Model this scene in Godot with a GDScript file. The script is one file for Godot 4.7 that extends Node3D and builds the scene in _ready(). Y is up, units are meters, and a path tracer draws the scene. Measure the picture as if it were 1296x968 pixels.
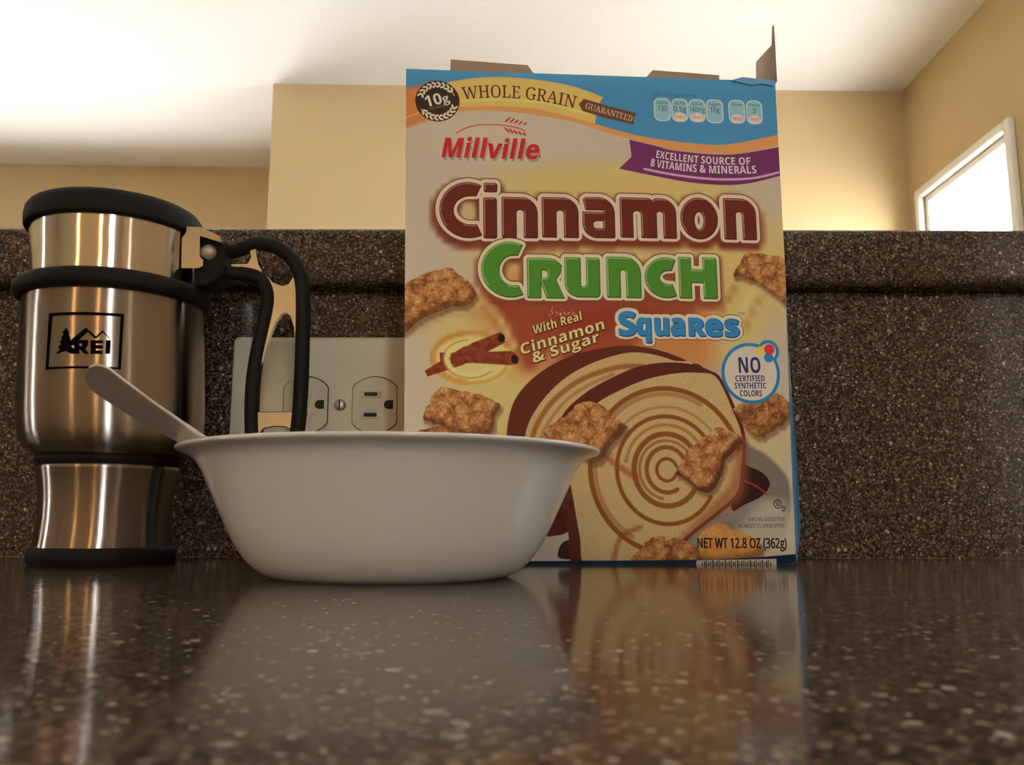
extends Node3D

# A kitchen counter seen from a phone lying on it. y = 0 is the countertop, z runs towards the phone.
const CEILING := 1.5
const FLOOR := -0.91

var M := {}
var smooth_number := 0

# ---------------------------------------------------------------- naming
func numbered(called: String) -> String:
	if not has_node(called):
		return called
	var k := 1
	while has_node("%s_%03d" % [called, k]):
		k += 1
	return "%s_%03d" % [called, k]

func thing(called: String, label: String, category: String, at := Vector3.ZERO, turn := 0.0) -> Node3D:
	var o = Node3D.new()
	o.name = numbered(called)
	add_child(o, true)
	o.position = at
	o.rotation.y = turn
	o.set_meta("label", label)
	o.set_meta("category", category)
	return o

func part(called: String, st, material: Material, parent: Node, label := "") -> MeshInstance3D:
	var o = MeshInstance3D.new()
	var n := 0
	o.name = called
	while parent.has_node(NodePath(String(o.name))):
		n += 1
		o.name = "%s_%03d" % [called, n]
	if st is SurfaceTool:
		st.index()
		st.generate_normals()
		o.mesh = st.commit()
	else:
		o.mesh = st
	o.material_override = material
	o.cast_shadow = GeometryInstance3D.SHADOW_CASTING_SETTING_ON
	if label != "":
		o.set_meta("label", label)
	parent.add_child(o, true)
	return o

func struct(called: String, st, material: Material, label: String, parent: Node = self) -> MeshInstance3D:
	var o = part(called, st, material, parent, label)
	if parent == self:
		o.set_meta("kind", "structure")
	return o

# ---------------------------------------------------------------- mesh helpers
func mb() -> SurfaceTool:
	var st = SurfaceTool.new()
	st.begin(Mesh.PRIMITIVE_TRIANGLES)
	return st

func next_smooth(st: SurfaceTool) -> void:
	smooth_number += 1
	st.set_smooth_group(smooth_number)

func vert(st: SurfaceTool, p: Vector3, uv: Vector2) -> void:
	st.set_uv(uv)
	st.add_vertex(p)

func grid(st: SurfaceTool, rows: Array, flip := false, uv0 := Vector2.ZERO, uv1 := Vector2.ONE) -> void:   # rows of points, smooth all over
	next_smooth(st)
	var nr = rows.size()
	for i in nr - 1:
		var a: PackedVector3Array = rows[i]
		var b: PackedVector3Array = rows[i + 1]
		var n = a.size()
		for j in n - 1:
			var u0 = lerpf(uv0.x, uv1.x, float(j) / (n - 1))
			var u1 = lerpf(uv0.x, uv1.x, float(j + 1) / (n - 1))
			var v0 = lerpf(uv0.y, uv1.y, float(i) / (nr - 1))
			var v1 = lerpf(uv0.y, uv1.y, float(i + 1) / (nr - 1))
			var q = [[a[j], Vector2(u0, v0)], [a[j + 1], Vector2(u1, v0)], [b[j + 1], Vector2(u1, v1)], [b[j], Vector2(u0, v1)]]
			for k in ([0, 2, 1, 0, 3, 2] if flip else [0, 1, 2, 0, 2, 3]):
				vert(st, q[k][0], q[k][1])

func lathe(st: SurfaceTool, runs: Array, sides := 64, drift := 0.0, dx := 0.0) -> void:   # runs of flat [r, y, r, y ...] from bottom to top on the outside, each smooth in itself
	for run in runs:
		var rows = []
		for k in run.size() / 2:
			var row = PackedVector3Array()
			for s in sides + 1:
				var a = TAU * (s % sides) / sides
				row.append(Vector3(run[2 * k] * sin(a) + dx + drift * run[2 * k + 1], run[2 * k + 1], run[2 * k] * cos(a)))
			rows.append(row)
		grid(st, rows, true)

func box(st: SurfaceTool, lo: Vector3, hi: Vector3, r := 0.0) -> void:        # a block with chamfered edges
	var c = (lo + hi) * 0.5
	var h = (hi - lo) * 0.5
	r = minf(r, minf(h.x, minf(h.y, h.z)) * 0.98)
	st.set_smooth_group(-1)
	var ax = [Vector3.RIGHT, Vector3.UP, Vector3.BACK]
	for i in 3:
		for s in [-1.0, 1.0]:
			var u: Vector3 = ax[(i + 1) % 3]
			var v: Vector3 = ax[(i + 2) % 3]
			var n: Vector3 = ax[i] * s
			var hu = h[(i + 1) % 3] - r
			var hv = h[(i + 2) % 3] - r
			var o = c + n * h[i]
			quad(st, [o - u * hu - v * hv, o + u * hu - v * hv, o + u * hu + v * hv, o - u * hu + v * hv], n)
	if r <= 0.0:
		return
	for i in 3:
		var w: Vector3 = ax[i]
		var u: Vector3 = ax[(i + 1) % 3]
		var v: Vector3 = ax[(i + 2) % 3]
		var hw = h[i] - r
		for a in [-1.0, 1.0]:
			for b in [-1.0, 1.0]:
				var p = c + u * a * h[(i + 1) % 3] + v * b * (h[(i + 2) % 3] - r)
				var q = c + u * a * (h[(i + 1) % 3] - r) + v * b * h[(i + 2) % 3]
				quad(st, [p - w * hw, p + w * hw, q + w * hw, q - w * hw], u * a + v * b)
	for a in [-1.0, 1.0]:
		for b in [-1.0, 1.0]:
			for d in [-1.0, 1.0]:
				var sg = Vector3(a, b, d)
				tri(st, c + sg * (h - Vector3(0, r, r)), c + sg * (h - Vector3(r, 0, r)), c + sg * (h - Vector3(r, r, 0)), sg)

func tri(st: SurfaceTool, a: Vector3, b: Vector3, c: Vector3, n: Vector3) -> void:
	var t = [a, b, c] if (b - a).cross(c - a).dot(n) < 0.0 else [a, c, b]
	for p in t:
		vert(st, p, Vector2(p.x, p.y))

func quad(st: SurfaceTool, q: Array, n: Vector3) -> void:
	tri(st, q[0], q[1], q[2], n)
	tri(st, q[0], q[2], q[3], n)

func extrude(st: SurfaceTool, poly: PackedVector2Array, z0: float, z1: float, bevel := 0.0) -> void:      # a flat outline given thickness, front towards +z
	st.set_smooth_group(-1)
	if area(poly) < 0.0:
		poly = turned(poly)
	var face = poly
	if bevel > 0.0:
		var inner = Geometry2D.offset_polygon(poly, -bevel, Geometry2D.JOIN_MITER)
		if inner.size() == 1 and inner[0].size() == poly.size():
			face = inner[0] if area(inner[0]) > 0.0 else turned(inner[0])
			var best := 0
			for k in face.size():
				if face[k].distance_to(poly[0]) < face[best].distance_to(poly[0]):
					best = k
			var rolled = PackedVector2Array()
			for k in face.size():
				rolled.append(face[(k + best) % face.size()])
			face = rolled
		else:
			bevel = 0.0
	var t = Geometry2D.triangulate_polygon(face)
	for k in t.size() / 3:
		var a = face[t[3 * k]]
		var b = face[t[3 * k + 1]]
		var c = face[t[3 * k + 2]]
		tri(st, Vector3(a.x, a.y, z1), Vector3(b.x, b.y, z1), Vector3(c.x, c.y, z1), Vector3.BACK)
		tri(st, Vector3(a.x, a.y, z0), Vector3(b.x, b.y, z0), Vector3(c.x, c.y, z0), Vector3.FORWARD)
	for k in poly.size():
		var a = poly[k]
		var b = poly[(k + 1) % poly.size()]
		var n = Vector3((b - a).y, -(b - a).x, 0)
		var zt = z1 - bevel
		quad(st, [Vector3(a.x, a.y, z0), Vector3(b.x, b.y, z0), Vector3(b.x, b.y, zt), Vector3(a.x, a.y, zt)], n)
		if bevel > 0.0:
			var fa = face[k]
			var fb = face[(k + 1) % face.size()]
			quad(st, [Vector3(a.x, a.y, zt), Vector3(b.x, b.y, zt), Vector3(fb.x, fb.y, z1), Vector3(fa.x, fa.y, z1)], n + Vector3.BACK * n.length())

func tube(st: SurfaceTool, path: PackedVector3Array, rx: float, rz: float, sides := 16, closed := false, caps := true) -> void:   # a rounded bar along a path that lies mostly in the xy plane
	var rows = []
	var n = path.size()
	for i in n + (1 if closed else 0):
		var k = i % n
		var t = (path[(k + 1) % n] - path[(k - 1 + n) % n]) if closed else path[mini(k + 1, n - 1)] - path[maxi(k - 1, 0)]
		t = t.normalized()
		var side = t.cross(Vector3.BACK).normalized()
		var up = side.cross(t).normalized()
		var row = PackedVector3Array()
		for s in sides + 1:
			var a = TAU * (s % sides) / sides
			row.append(path[k] + side * cos(a) * rx + up * sin(a) * rz)
		rows.append(row)
	if caps and not closed:
		for e in [0, n - 1]:
			var row = PackedVector3Array()
			for s in sides + 1:
				row.append(path[e])
			if e == 0:
				rows.push_front(row)
			else:
				rows.append(row)
	grid(st, rows, false)

func flat3(a: Array, z := 0.0, k := 0.001) -> PackedVector3Array:
	var p = PackedVector3Array()
	for i in a.size() / 2:
		p.append(Vector3(a[2 * i] * k, a[2 * i + 1] * k, z))
	return p

func smooth3(p: PackedVector3Array, steps := 5) -> PackedVector3Array:
	var out = PackedVector3Array()
	var n = p.size()
	for i in n - 1:
		for k in steps:
			out.append(p[i].cubic_interpolate(p[i + 1], p[maxi(i - 1, 0)], p[mini(i + 2, n - 1)], float(k) / steps))
	out.append(p[n - 1])
	return out

# ---------------------------------------------------------------- materials
func mat(called: String, col: Color, rough: float, metal := 0.0) -> StandardMaterial3D:
	var m = StandardMaterial3D.new()
	m.resource_name = called
	m.albedo_color = col
	m.roughness = rough
	m.metallic = metal
	M[called] = m
	return m

func stone_picture() -> Image:                                      # solid-surface stone: fine chips in a dark brown binder
	var side := 2048                                                # 0.36 m
	var im = Image.create(side, side, false, Image.FORMAT_RGB8)
	im.fill(Color(0.215, 0.18, 0.155))
	var r = RandomNumberGenerator.new()
	r.seed = 77
	var kinds = [[50000, 10, Color(0.15, 0.125, 0.11), 0.03], [48000, 9, Color(0.29, 0.245, 0.21), 0.05], [36000, 8, Color(0.38, 0.32, 0.275), 0.06], [22000, 8, Color(0.47, 0.405, 0.35), 0.08], [4600, 7, Color(0.48, 0.355, 0.26), 0.06], [3600, 6, Color(0.68, 0.645, 0.59), 0.10], [900, 10, Color(0.66, 0.61, 0.55), 0.10]]
	for k in kinds:
		for i in k[0]:
			var x = r.randi_range(0, side - 1)
			var y = r.randi_range(0, side - 1)
			var d = r.randf_range(-k[3], k[3])
			var col = Color(k[2].r + d, k[2].g + d, k[2].b + d)
			var s = maxf(2.0, k[1] * r.randf_range(0.4, 1.25))
			var skew = r.randf_range(-0.35, 0.35)
			var tall = r.randf_range(0.6, 1.3)
			var rows = maxi(2, int(s * tall))
			for j in rows:
				var t = (j + 0.5) / rows * 2.0 - 1.0
				var half = s * 0.5 * sqrt(1.0 - t * t) + r.randf_range(-0.6, 0.6)
				if half >= 0.5:
					var left = int(x + skew * t * s * 0.5 - half)
					var wide = maxi(1, int(half * 2.0))
					im.fill_rect(Rect2i(left, (y + j) % side, wide, 1), col)
					if left < 0:
						im.fill_rect(Rect2i(left + side, (y + j) % side, wide, 1), col)
					elif left + wide > side:
						im.fill_rect(Rect2i(left - side, (y + j) % side, wide, 1), col)
	return im

func noise_tex(freq: float, number: int, as_normal := false, octaves := 3) -> NoiseTexture2D:
	var n = FastNoiseLite.new()
	n.seed = number
	n.frequency = freq
	n.fractal_octaves = octaves
	var t = NoiseTexture2D.new()
	t.width = 512
	t.height = 512
	t.seamless = true
	t.noise = n
	t.as_normal_map = as_normal
	t.bump_strength = 2.0
	return t

func stone_relief() -> NoiseTexture2D:                               # the slight orange-peel of the polish
	var t = noise_tex(0.22, 15, false, 2)
	t.width = 1024
	t.height = 1024
	return t

func materials() -> void:
	var stone = mat("speckled_stone", Color.WHITE, 0.11)
	stone.albedo_texture = ImageTexture.create_from_image(stone_picture())
	stone.uv1_triplanar = true
	stone.uv1_world_triplanar = true
	stone.uv1_scale = Vector3.ONE / 0.36
	stone.metallic_specular = 0.34
	stone.heightmap_enabled = true
	stone.heightmap_texture = stone_relief()
	stone.heightmap_scale = 0.0012
	var paint = mat("tan_paint", Color(0.80, 0.705, 0.54), 0.85)
	paint.heightmap_enabled = true
	paint.heightmap_texture = noise_tex(0.12, 3)
	paint.heightmap_scale = 0.08
	paint.uv1_triplanar = true
	paint.uv1_world_triplanar = true
	paint.uv1_scale = Vector3.ONE * 3.0
	var white = mat("ceiling_paint", Color(0.90, 0.89, 0.88), 0.9)
	white.heightmap_enabled = true
	white.heightmap_texture = noise_tex(0.1, 9)
	white.heightmap_scale = 0.08
	white.uv1_triplanar = true
	white.uv1_world_triplanar = true
	white.uv1_scale = Vector3.ONE * 2.0
	mat("trim_paint", Color(0.93, 0.93, 0.92), 0.4)
	mat("floor_wood", Color(0.30, 0.24, 0.19), 0.5)
	mat("cabinet_wood", Color(0.42, 0.24, 0.12), 0.4)
	mat("glazed_white", Color(0.90, 0.885, 0.85), 0.13)
	var steel = mat("brushed_steel", Color(0.62, 0.57, 0.53), 0.27, 1.0)
	steel.anisotropy_enabled = true
	steel.anisotropy = -1.0
	var band = mat("bright_steel", Color(0.80, 0.77, 0.74), 0.16, 1.0)
	band.anisotropy_enabled = true
	band.anisotropy = -0.9
	mat("spoon_steel", Color(0.80, 0.76, 0.72), 0.48, 0.8)
	mat("chrome", Color(0.86, 0.85, 0.84), 0.07, 1.0)
	mat("black_plastic", Color(0.115, 0.105, 0.105), 0.65).metallic_specular = 0.3
	mat("black_rubber", Color(0.105, 0.095, 0.095), 0.6).metallic_specular = 0.3
	mat("black_ink", Color(0.05, 0.04, 0.05), 0.9).metallic_specular = 0.1
	mat("ivory_plastic", Color(0.83, 0.80, 0.70), 0.35)
	mat("ivory_insert", Color(0.80, 0.77, 0.67), 0.3)
	mat("slot_dark", Color(0.05, 0.045, 0.04), 0.7)
	mat("screw_metal", Color(0.72, 0.69, 0.62), 0.35, 0.8)
	var card = mat("grey_card", Color(0.70, 0.60, 0.51), 0.9)
	card.heightmap_enabled = true
	card.heightmap_texture = noise_tex(0.2, 21)
	card.heightmap_scale = 0.02
	card.uv1_triplanar = true
	card.uv1_scale = Vector3.ONE * 20.0
	var side = mat("box_side_print", Color.WHITE, 0.45)
	side.albedo_texture = ImageTexture.create_from_image(side_print())
	var front = mat("box_front_print", Color.WHITE, 0.6)
	front.metallic_specular = 0.25
	front.albedo_texture = ImageTexture.create_from_image(cereal_print())
	mat("box_blue", Color(0.40, 0.66, 0.86), 0.5)
	var pane = mat("clear_glass", Color(1, 1, 1, 0.06), 0.02)
	pane.transparency = BaseMaterial3D.TRANSPARENCY_ALPHA
	var lamp = mat("lamp_glow", Color.WHITE, 0.5)
	lamp.emission_enabled = true
	lamp.emission = Color(1.0, 0.80, 0.55)
	lamp.emission_energy_multiplier = 3.0

func side_print() -> Image:                                         # white above, blue towards the foot
	var im = Image.create(64, 512, false, Image.FORMAT_RGB8)
	im.fill(Color(0.88, 0.86, 0.83))
	for y in range(330, 512):
		var w = mini(64, (y - 330) / 2)
		im.fill_rect(Rect2i(0, y, w, 1), Color(0.27, 0.55, 0.78))
	im.fill_rect(Rect2i(56, 0, 8, 512), Color(0.80, 0.78, 0.74))
	return im

# ---------------------------------------------------------------- scene
func _ready() -> void:
	# camera
	var cam = Camera3D.new()
	cam.name = "camera"
	add_child(cam)
	var pitch := 0.1528
	var roll := 0.0021
	var fwd = Vector3(0, sin(pitch), -cos(pitch))
	var up0 = Vector3(0, cos(pitch), sin(pitch))
	var right = Vector3.RIGHT * cos(roll) + up0 * sin(roll)
	var up = -Vector3.RIGHT * sin(roll) + up0 * cos(roll)
	cam.transform = Transform3D(Basis(right, up, -fwd), Vector3(0, 0.0219, 0))
	cam.fov = rad_to_deg(2.0 * atan(484.0 / 1120.0))
	var optics = CameraAttributesPhysical.new()
	optics.frustum_focal_length = 12.0 / (484.0 / 1120.0)
	optics.frustum_focus_distance = 0.42
	optics.frustum_near = 0.02
	optics.frustum_far = 200.0
	optics.exposure_aperture = 30.0
	cam.attributes = optics
	cam.current = true
	# sky, exposure
	var we = WorldEnvironment.new()
	we.name = "daylight"
	var env = Environment.new()
	env.tonemap_mode = Environment.TONE_MAPPER_LINEAR
	env.tonemap_exposure = 1.02
	env.background_mode = Environment.BG_SKY
	var sky = Sky.new()
	var sm = ProceduralSkyMaterial.new()
	sm.sky_top_color = Color(0.76, 0.82, 0.88)
	sm.sky_horizon_color = Color(0.95, 0.97, 0.96)
	sm.ground_bottom_color = Color(0.80, 0.81, 0.80)
	sm.ground_horizon_color = Color(0.82, 0.835, 0.825)
	sm.energy_multiplier = 24.0
	sky.sky_material = sm
	env.sky = sky
	env.sdfgi_enabled = true
	env.ssao_enabled = true
	env.ssil_enabled = true
	we.environment = env
	add_child(we)
	materials()
	build_room()
	build_counter()
	build_outlet()
	build_mug()
	build_cereal_box()
	build_bowl()
	build_spoon()

func slab(called: String, lo: Vector3, hi: Vector3, material: String, label: String) -> MeshInstance3D:
	var st = mb()
	box(st, lo, hi)
	return struct(called, st, M[material], label)

func wall_with_hole(called: String, lo: Vector3, hi: Vector3, hole_lo: Vector3, hole_hi: Vector3, along: int, label: String) -> MeshInstance3D:
	var st = mb()                                                   # four blocks round an opening, one wall
	var a = lo
	var b = hi
	b[along] = hole_lo[along]
	box(st, a, b)
	a = lo
	b = hi
	a[along] = hole_hi[along]
	box(st, a, b)
	a = lo
	b = hi
	a[along] = hole_lo[along]
	b[along] = hole_hi[along]
	var c = b
	b.y = hole_lo.y
	if b.y > a.y + 0.001:
		box(st, a, b)
	a.y = hole_hi.y
	box(st, a, c)
	return struct(called, st, M.tan_paint, label)

func glazed_door(called: String, lo: Vector3, hi: Vector3, along: int, thick: int, inward: float, leaves: int, label: String) -> Node3D:
	var root = Node3D.new()                                         # casing, frames and panes in an opening
	root.name = called
	root.set_meta("kind", "structure")
	root.set_meta("label", label)
	add_child(root)
	var st = mb()
	var face = lo[thick] if inward < 0 else hi[thick]
	var w := 0.03
	var f0 = minf(face, face + inward * 0.02)
	var f1 = maxf(face, face + inward * 0.02)
	for s in [0, 1]:
		var a = lo
		var b = hi
		a[thick] = f0
		b[thick] = f1
		if s == 0:
			a[along] = lo[along] - w
			b[along] = lo[along]
		else:
			a[along] = hi[along]
			b[along] = hi[along] + w
		b.y = hi.y + w
		box(st, a, b, 0.004)
	var a2 = lo
	var b2 = hi
	a2[thick] = f0
	b2[thick] = f1
	a2.y = hi.y
	b2.y = hi.y + w
	box(st, a2, b2, 0.004)
	part("casing", st, M.trim_paint, root)
	var step = (hi[along] - lo[along]) / leaves
	for k in leaves:
		st = mb()
		var l = lo
		var h = hi
		l[along] = lo[along] + step * k
		h[along] = l[along] + step
		var mid = (lo[thick] if inward < 0 else hi[thick]) - inward * 0.022
		l[thick] = mid - 0.02
		h[thick] = mid + 0.02
		var r := 0.022
		for e in 4:
			var p = l
			var q = h
			if e == 0:
				q[along] = l[along] + r
			elif e == 1:
				p[along] = h[along] - r
			elif e == 2:
				p[along] += r
				q[along] -= r
				q.y = l.y + r
			else:
				p[along] += r
				q[along] -= r
				p.y = h.y - r
			box(st, p, q, 0.003)
		part("frame", st, M.trim_paint, root)
		st = mb()
		l[along] += r
		h[along] -= r
		l.y += r
		h.y -= r
		l[thick] = mid - 0.003
		h[thick] = mid - 0.003
		var u = Vector3.ZERO
		u[along] = h[along] - l[along]
		var n = Vector3.ZERO
		n[thick] = 1.0
		st.set_smooth_group(-1)
		quad(st, [l, l + u, h, h - u], n)
		part("pane", st, M.clear_glass, root)
	return root

func swing(o: Node3D, pivot: Vector3, angle: float) -> void:        # turns a wall a little about an upright line
	o.transform = Transform3D(Basis(), pivot) * Transform3D(Basis(Vector3.UP, angle), Vector3.ZERO) * Transform3D(Basis(), -pivot)

func build_room() -> void:
	var xr := 1.362
	var xl := -4.4
	var zb := 2.4
	slab("ceiling", Vector3(xl - 0.15, CEILING, -4.0), Vector3(xr + 0.15, CEILING + 0.15, zb + 0.15), "ceiling_paint", "smooth white ceiling over the whole room")
	slab("floor", Vector3(xl - 0.15, FLOOR - 0.1, -4.0), Vector3(xr + 0.15, FLOOR, zb + 0.15), "floor_wood", "wooden floor of the room")
	swing(slab("wall_far", Vector3(-0.8236, FLOOR, -3.80), Vector3(xr + 0.15, CEILING, -2.8546), "tan_paint", "tan painted wall block behind the cereal box"), Vector3(-0.8236, 0, -2.8546), 0.0217)
	swing(wall_with_hole("wall_recess", Vector3(xl - 0.15, FLOOR, -3.75), Vector3(-0.60, CEILING, -3.59), Vector3(-2.6, FLOOR + 0.04, 0), Vector3(-1.15, 0.92, 0), 0, "tan wall set further back above the mug"), Vector3(-1.07, 0, -3.59), 0.03)
	wall_with_hole("wall_right", Vector3(xr, FLOOR, -3.2), Vector3(xr + 0.14, CEILING, -2.0), Vector3(0, FLOOR + 0.04, -2.80), Vector3(0, 1.075, -2.29), 2, "tan side wall with the bright glazed door")
	wall_with_hole("wall_right_001", Vector3(xr, FLOOR, -2.0), Vector3(xr + 0.14, CEILING, 0.0), Vector3(0, 0.25, -1.75), Vector3(0, 1.03, -0.75), 2, "tan side wall beside the counter")
	wall_with_hole("wall_right_002", Vector3(xr, FLOOR, 0.0), Vector3(xr + 0.14, CEILING, zb), Vector3(0, 0.0, 1.30), Vector3(0, 1.1, 1.44), 2, "tan side wall behind the phone")
	wall_with_hole("wall_left", Vector3(xl - 0.15, FLOOR, -3.59), Vector3(xl, CEILING, zb), Vector3(0, -0.1, -0.10), Vector3(0, 1.1, 0.10), 2, "tan wall on the far side of the room")
	wall_with_hole("wall_back", Vector3(xl - 0.15, FLOOR, zb), Vector3(xr + 0.15, CEILING, zb + 0.15), Vector3(0.54, -0.3, 0), Vector3(0.82, 1.2, 0), 0, "tan wall behind the counter")
	glazed_door("door_1", Vector3(xr, FLOOR + 0.04, -2.80), Vector3(xr + 0.14, 1.075, -2.29), 2, 0, -1.0, 1, "white framed glazed door full of daylight in the side wall")
	swing(glazed_door("door_2", Vector3(-2.6, FLOOR + 0.04, -3.75), Vector3(-1.15, 0.92, -3.59), 0, 2, 1.0, 2, "white sliding glass door in the set-back wall"), Vector3(-1.07, 0, -3.59), 0.03)
	glazed_door("window_2", Vector3(xr, 0.25, -1.75), Vector3(xr + 0.14, 1.03, -0.75), 2, 0, -1.0, 2, "white framed window in the side wall")
	glazed_door("window_1", Vector3(0.54, -0.3, zb), Vector3(0.82, 1.2, zb + 0.15), 0, 2, -1.0, 1, "slim white window in the wall behind the phone")
	glazed_door("window_4", Vector3(xl - 0.15, -0.1, -0.10), Vector3(xl, 1.1, 0.10), 2, 0, 1.0, 1, "white window on the far side of the room")
	glazed_door("window_3", Vector3(xr, 0.0, 1.30), Vector3(xr + 0.14, 1.1, 1.44), 2, 0, -1.0, 1, "slim white window in the side wall behind the counter")
	# half wall that carries the raised ledge
	slab("wall_half", Vector3(-1.6, FLOOR, -0.66), Vector3(xr, 0.1552, -0.535), "tan_paint", "low tan wall carrying the stone ledge")
	# warm pendant lamps over the open kitchen
	for n in 2:
		var p = [Vector3(-1.28, CEILING, 1.6), Vector3(-0.1, CEILING, 1.85)][n]
		var l = thing("pendant_lamp", ["small white pendant lamp with a warm bulb over the open kitchen floor", "small white pendant lamp with a warm bulb straight behind the counter"][n], "lamp", p)
		l.set_meta("group", "warm kitchen pendant lamps")
		var st = mb()
		lathe(st, [[0.05, -0.02, 0.055, -0.012, 0.055, 0.0]], 24)
		part("canopy", st, M.trim_paint, l)
		st = mb()
		lathe(st, [[0.003, -0.50, 0.003, -0.01]], 8)
		part("cord", st, M.black_plastic, l)
		st = mb()
		lathe(st, [[0.085, -0.60, 0.055, -0.54, 0.022, -0.505, 0.0, -0.50], [0.083, -0.60, 0.053, -0.543, 0.020, -0.508, 0.0, -0.503]], 32)
		part("shade", st, M.trim_paint, l)
		st = mb()
		var ball = []
		for k in 13:
			var a = PI * k / 12.0 - PI / 2
			ball.append_array([0.038 * cos(a), -0.615 + 0.038 * sin(a)])
		lathe(st, [ball], 24)
		part("bulb", st, M.lamp_glow, l)
		var o = OmniLight3D.new()
		o.name = "lamp"
		o.position = Vector3(0, -0.615, 0)
		o.omni_range = 9.0
		o.omni_attenuation = 2.0
		o.light_color = Color(1.0, 0.78, 0.52)
		o.light_energy = 0.24
		o.light_size = 0.035
		o.shadow_enabled = true
		l.add_child(o)

func build_counter() -> void:
	var st = mb()
	box(st, Vector3(-1.6, -0.04, -0.5145), Vector3(1.36, 0.0, 0.16), 0.004)
	var o = part("countertop", st, M.speckled_stone, self, "glossy dark brown speckled stone countertop under the mug, bowl and box")
	o.set_meta("category", "countertop")
	st = mb()
	box(st, Vector3(-1.6, 0.0, -0.534), Vector3(1.36, 0.1557, -0.514))
	o = part("backsplash", st, M.speckled_stone, self, "upright dark speckled stone backsplash holding the outlet")
	o.set_meta("category", "backsplash")
	st = mb()
	# ledge: a slab with eased edges
	var e := 0.006
	var zf := -0.497
	var zr := -0.80
	var y0 := 0.1560
	var y1 := 0.1905
	var pr = []
	for k in 7:
		var a = PI / 2 * k / 6.0
		pr.append(Vector2(zf - e + e * sin(a), y0 + e - e * cos(a)))
	for k in 7:
		var a = PI / 2 * k / 6.0
		pr.append(Vector2(zf - e + e * cos(a), y1 - e + e * sin(a)))
	pr.append(Vector2(zr, y1))
	pr.append(Vector2(zr, y0))
	pr.append(pr[0])
	st.set_smooth_group(-1)
	for k in pr.size() - 1:
		var a = pr[k]
		var b = pr[k + 1]
		quad(st, [Vector3(-1.62, a.y, a.x), Vector3(1.36, a.y, a.x), Vector3(1.36, b.y, b.x), Vector3(-1.62, b.y, b.x)], Vector3(0, -(b - a).x, (b - a).y))
	for x in [-1.62, 1.36]:
		for k in range(1, pr.size() - 2):
			tri(st, Vector3(x, pr[0].y, pr[0].x), Vector3(x, pr[k].y, pr[k].x), Vector3(x, pr[k + 1].y, pr[k + 1].x), Vector3(signf(x), 0, 0))
	o = part("bar_ledge", st, M.speckled_stone, self, "raised dark speckled stone ledge running above the backsplash")
	o.set_meta("category", "ledge")

func build_outlet() -> void:
	var t = thing("outlet_plate", "ivory double wall outlet with its plate on the speckled backsplash", "outlet", Vector3(-0.0995, 0.0868, -0.514))
	var st = mb()
	var hw := 0.0640
	var hh := 0.0405
	var rim = rr(-hw, -hh, hw, hh, 0.003, 0.003, 0.003, 0.003)
	rim = small_rr(hw, hh, 0.003)
	var holes = []
	for s in [-1.0, 1.0]:
		holes.append(receptacle_outline(s * 0.0200, 0.0152))
	var hull = mb()
	var outer = [rim]
	# face of the plate with two openings: strips between the outlines
	plate_face(hull, hw, hh, holes)
	part("plate", hull, M.ivory_plastic, t)
	for s in [-1.0, 1.0]:
		var r = mb()
		extrude(r, receptacle_outline(s * 0.0200, 0.0146), 0.0005, 0.0062, 0.0005)
		var body = part("receptacle", r, M.ivory_insert, t)
		for y in [0.0062, -0.0058]:
			var g = mb()                                             # shallow guide round each slot
			extrude(g, Transform2D(0, Vector2(s * 0.02 - 0.0022, y)) * small_rr(0.0062, 0.0021, 0.0012), 0.0060, 0.0068, 0.0004)
			part("slot_guide", g, M.ivory_insert, body)
			g = mb()
			extrude(g, Transform2D(0, Vector2(s * 0.02 - 0.0022, y)) * small_rr(0.0038, 0.0011, 0.0002), 0.0062, 0.00695)
			part("slot", g, M.slot_dark, body)
		var d = PackedVector2Array()
		for k in 13:
			var a = deg_to_rad(90.0 + 15.0 * k)
			d.append(Vector2(s * 0.02 + 0.0080 + 0.0026 * cos(a), 0.0002 + 0.0026 * sin(a)))
		d.append(Vector2(s * 0.02 + 0.0108, -0.0024))
		d.append(Vector2(s * 0.02 + 0.0108, 0.0028))
		var g = mb()
		extrude(g, d, 0.0060, 0.00635)
		part("ground_hole", g, M.slot_dark, body)
	var sc = mb()
	var rows = []
	for c in [[0.0034, 0.005], [0.0034, 0.0066], [0.0022, 0.0074], [0.0, 0.0077]]:
		var row = PackedVector3Array()
		for k in 25:
			var a = TAU * (k % 24) / 24
			row.append(Vector3(c[0] * cos(a), c[0] * sin(a), c[1]))
		rows.append(row)
	grid(sc, rows, true)
	var screw = part("screw", sc, M.screw_metal, t)
	sc = mb()
	extrude(sc, small_rr(0.0004, 0.0029, 0.0001), 0.0070, 0.0079)
	part("screw_slot", sc, M.slot_dark, screw)

func small_rr(hw: float, hh: float, r: float) -> PackedVector2Array:
	var p = PackedVector2Array()
	for c in [[1, 1, 0.0], [-1, 1, 90.0], [-1, -1, 180.0], [1, -1, 270.0]]:
		for k in 5:
			var a = deg_to_rad(c[2] + 22.5 * k)
			p.append(Vector2(c[0] * (hw - r) + r * cos(a), c[1] * (hh - r) + r * sin(a)))
	return p

func receptacle_outline(cx: float, r: float) -> PackedVector2Array:     # a circle with flat ends
	var p = PackedVector2Array()
	var flat = r * 0.87
	for k in 48:
		var a = TAU * k / 48
		p.append(Vector2(cx + clampf(r * 1.12 * cos(a), -flat, flat), r * 1.12 * sin(a)))
	return p

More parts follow.
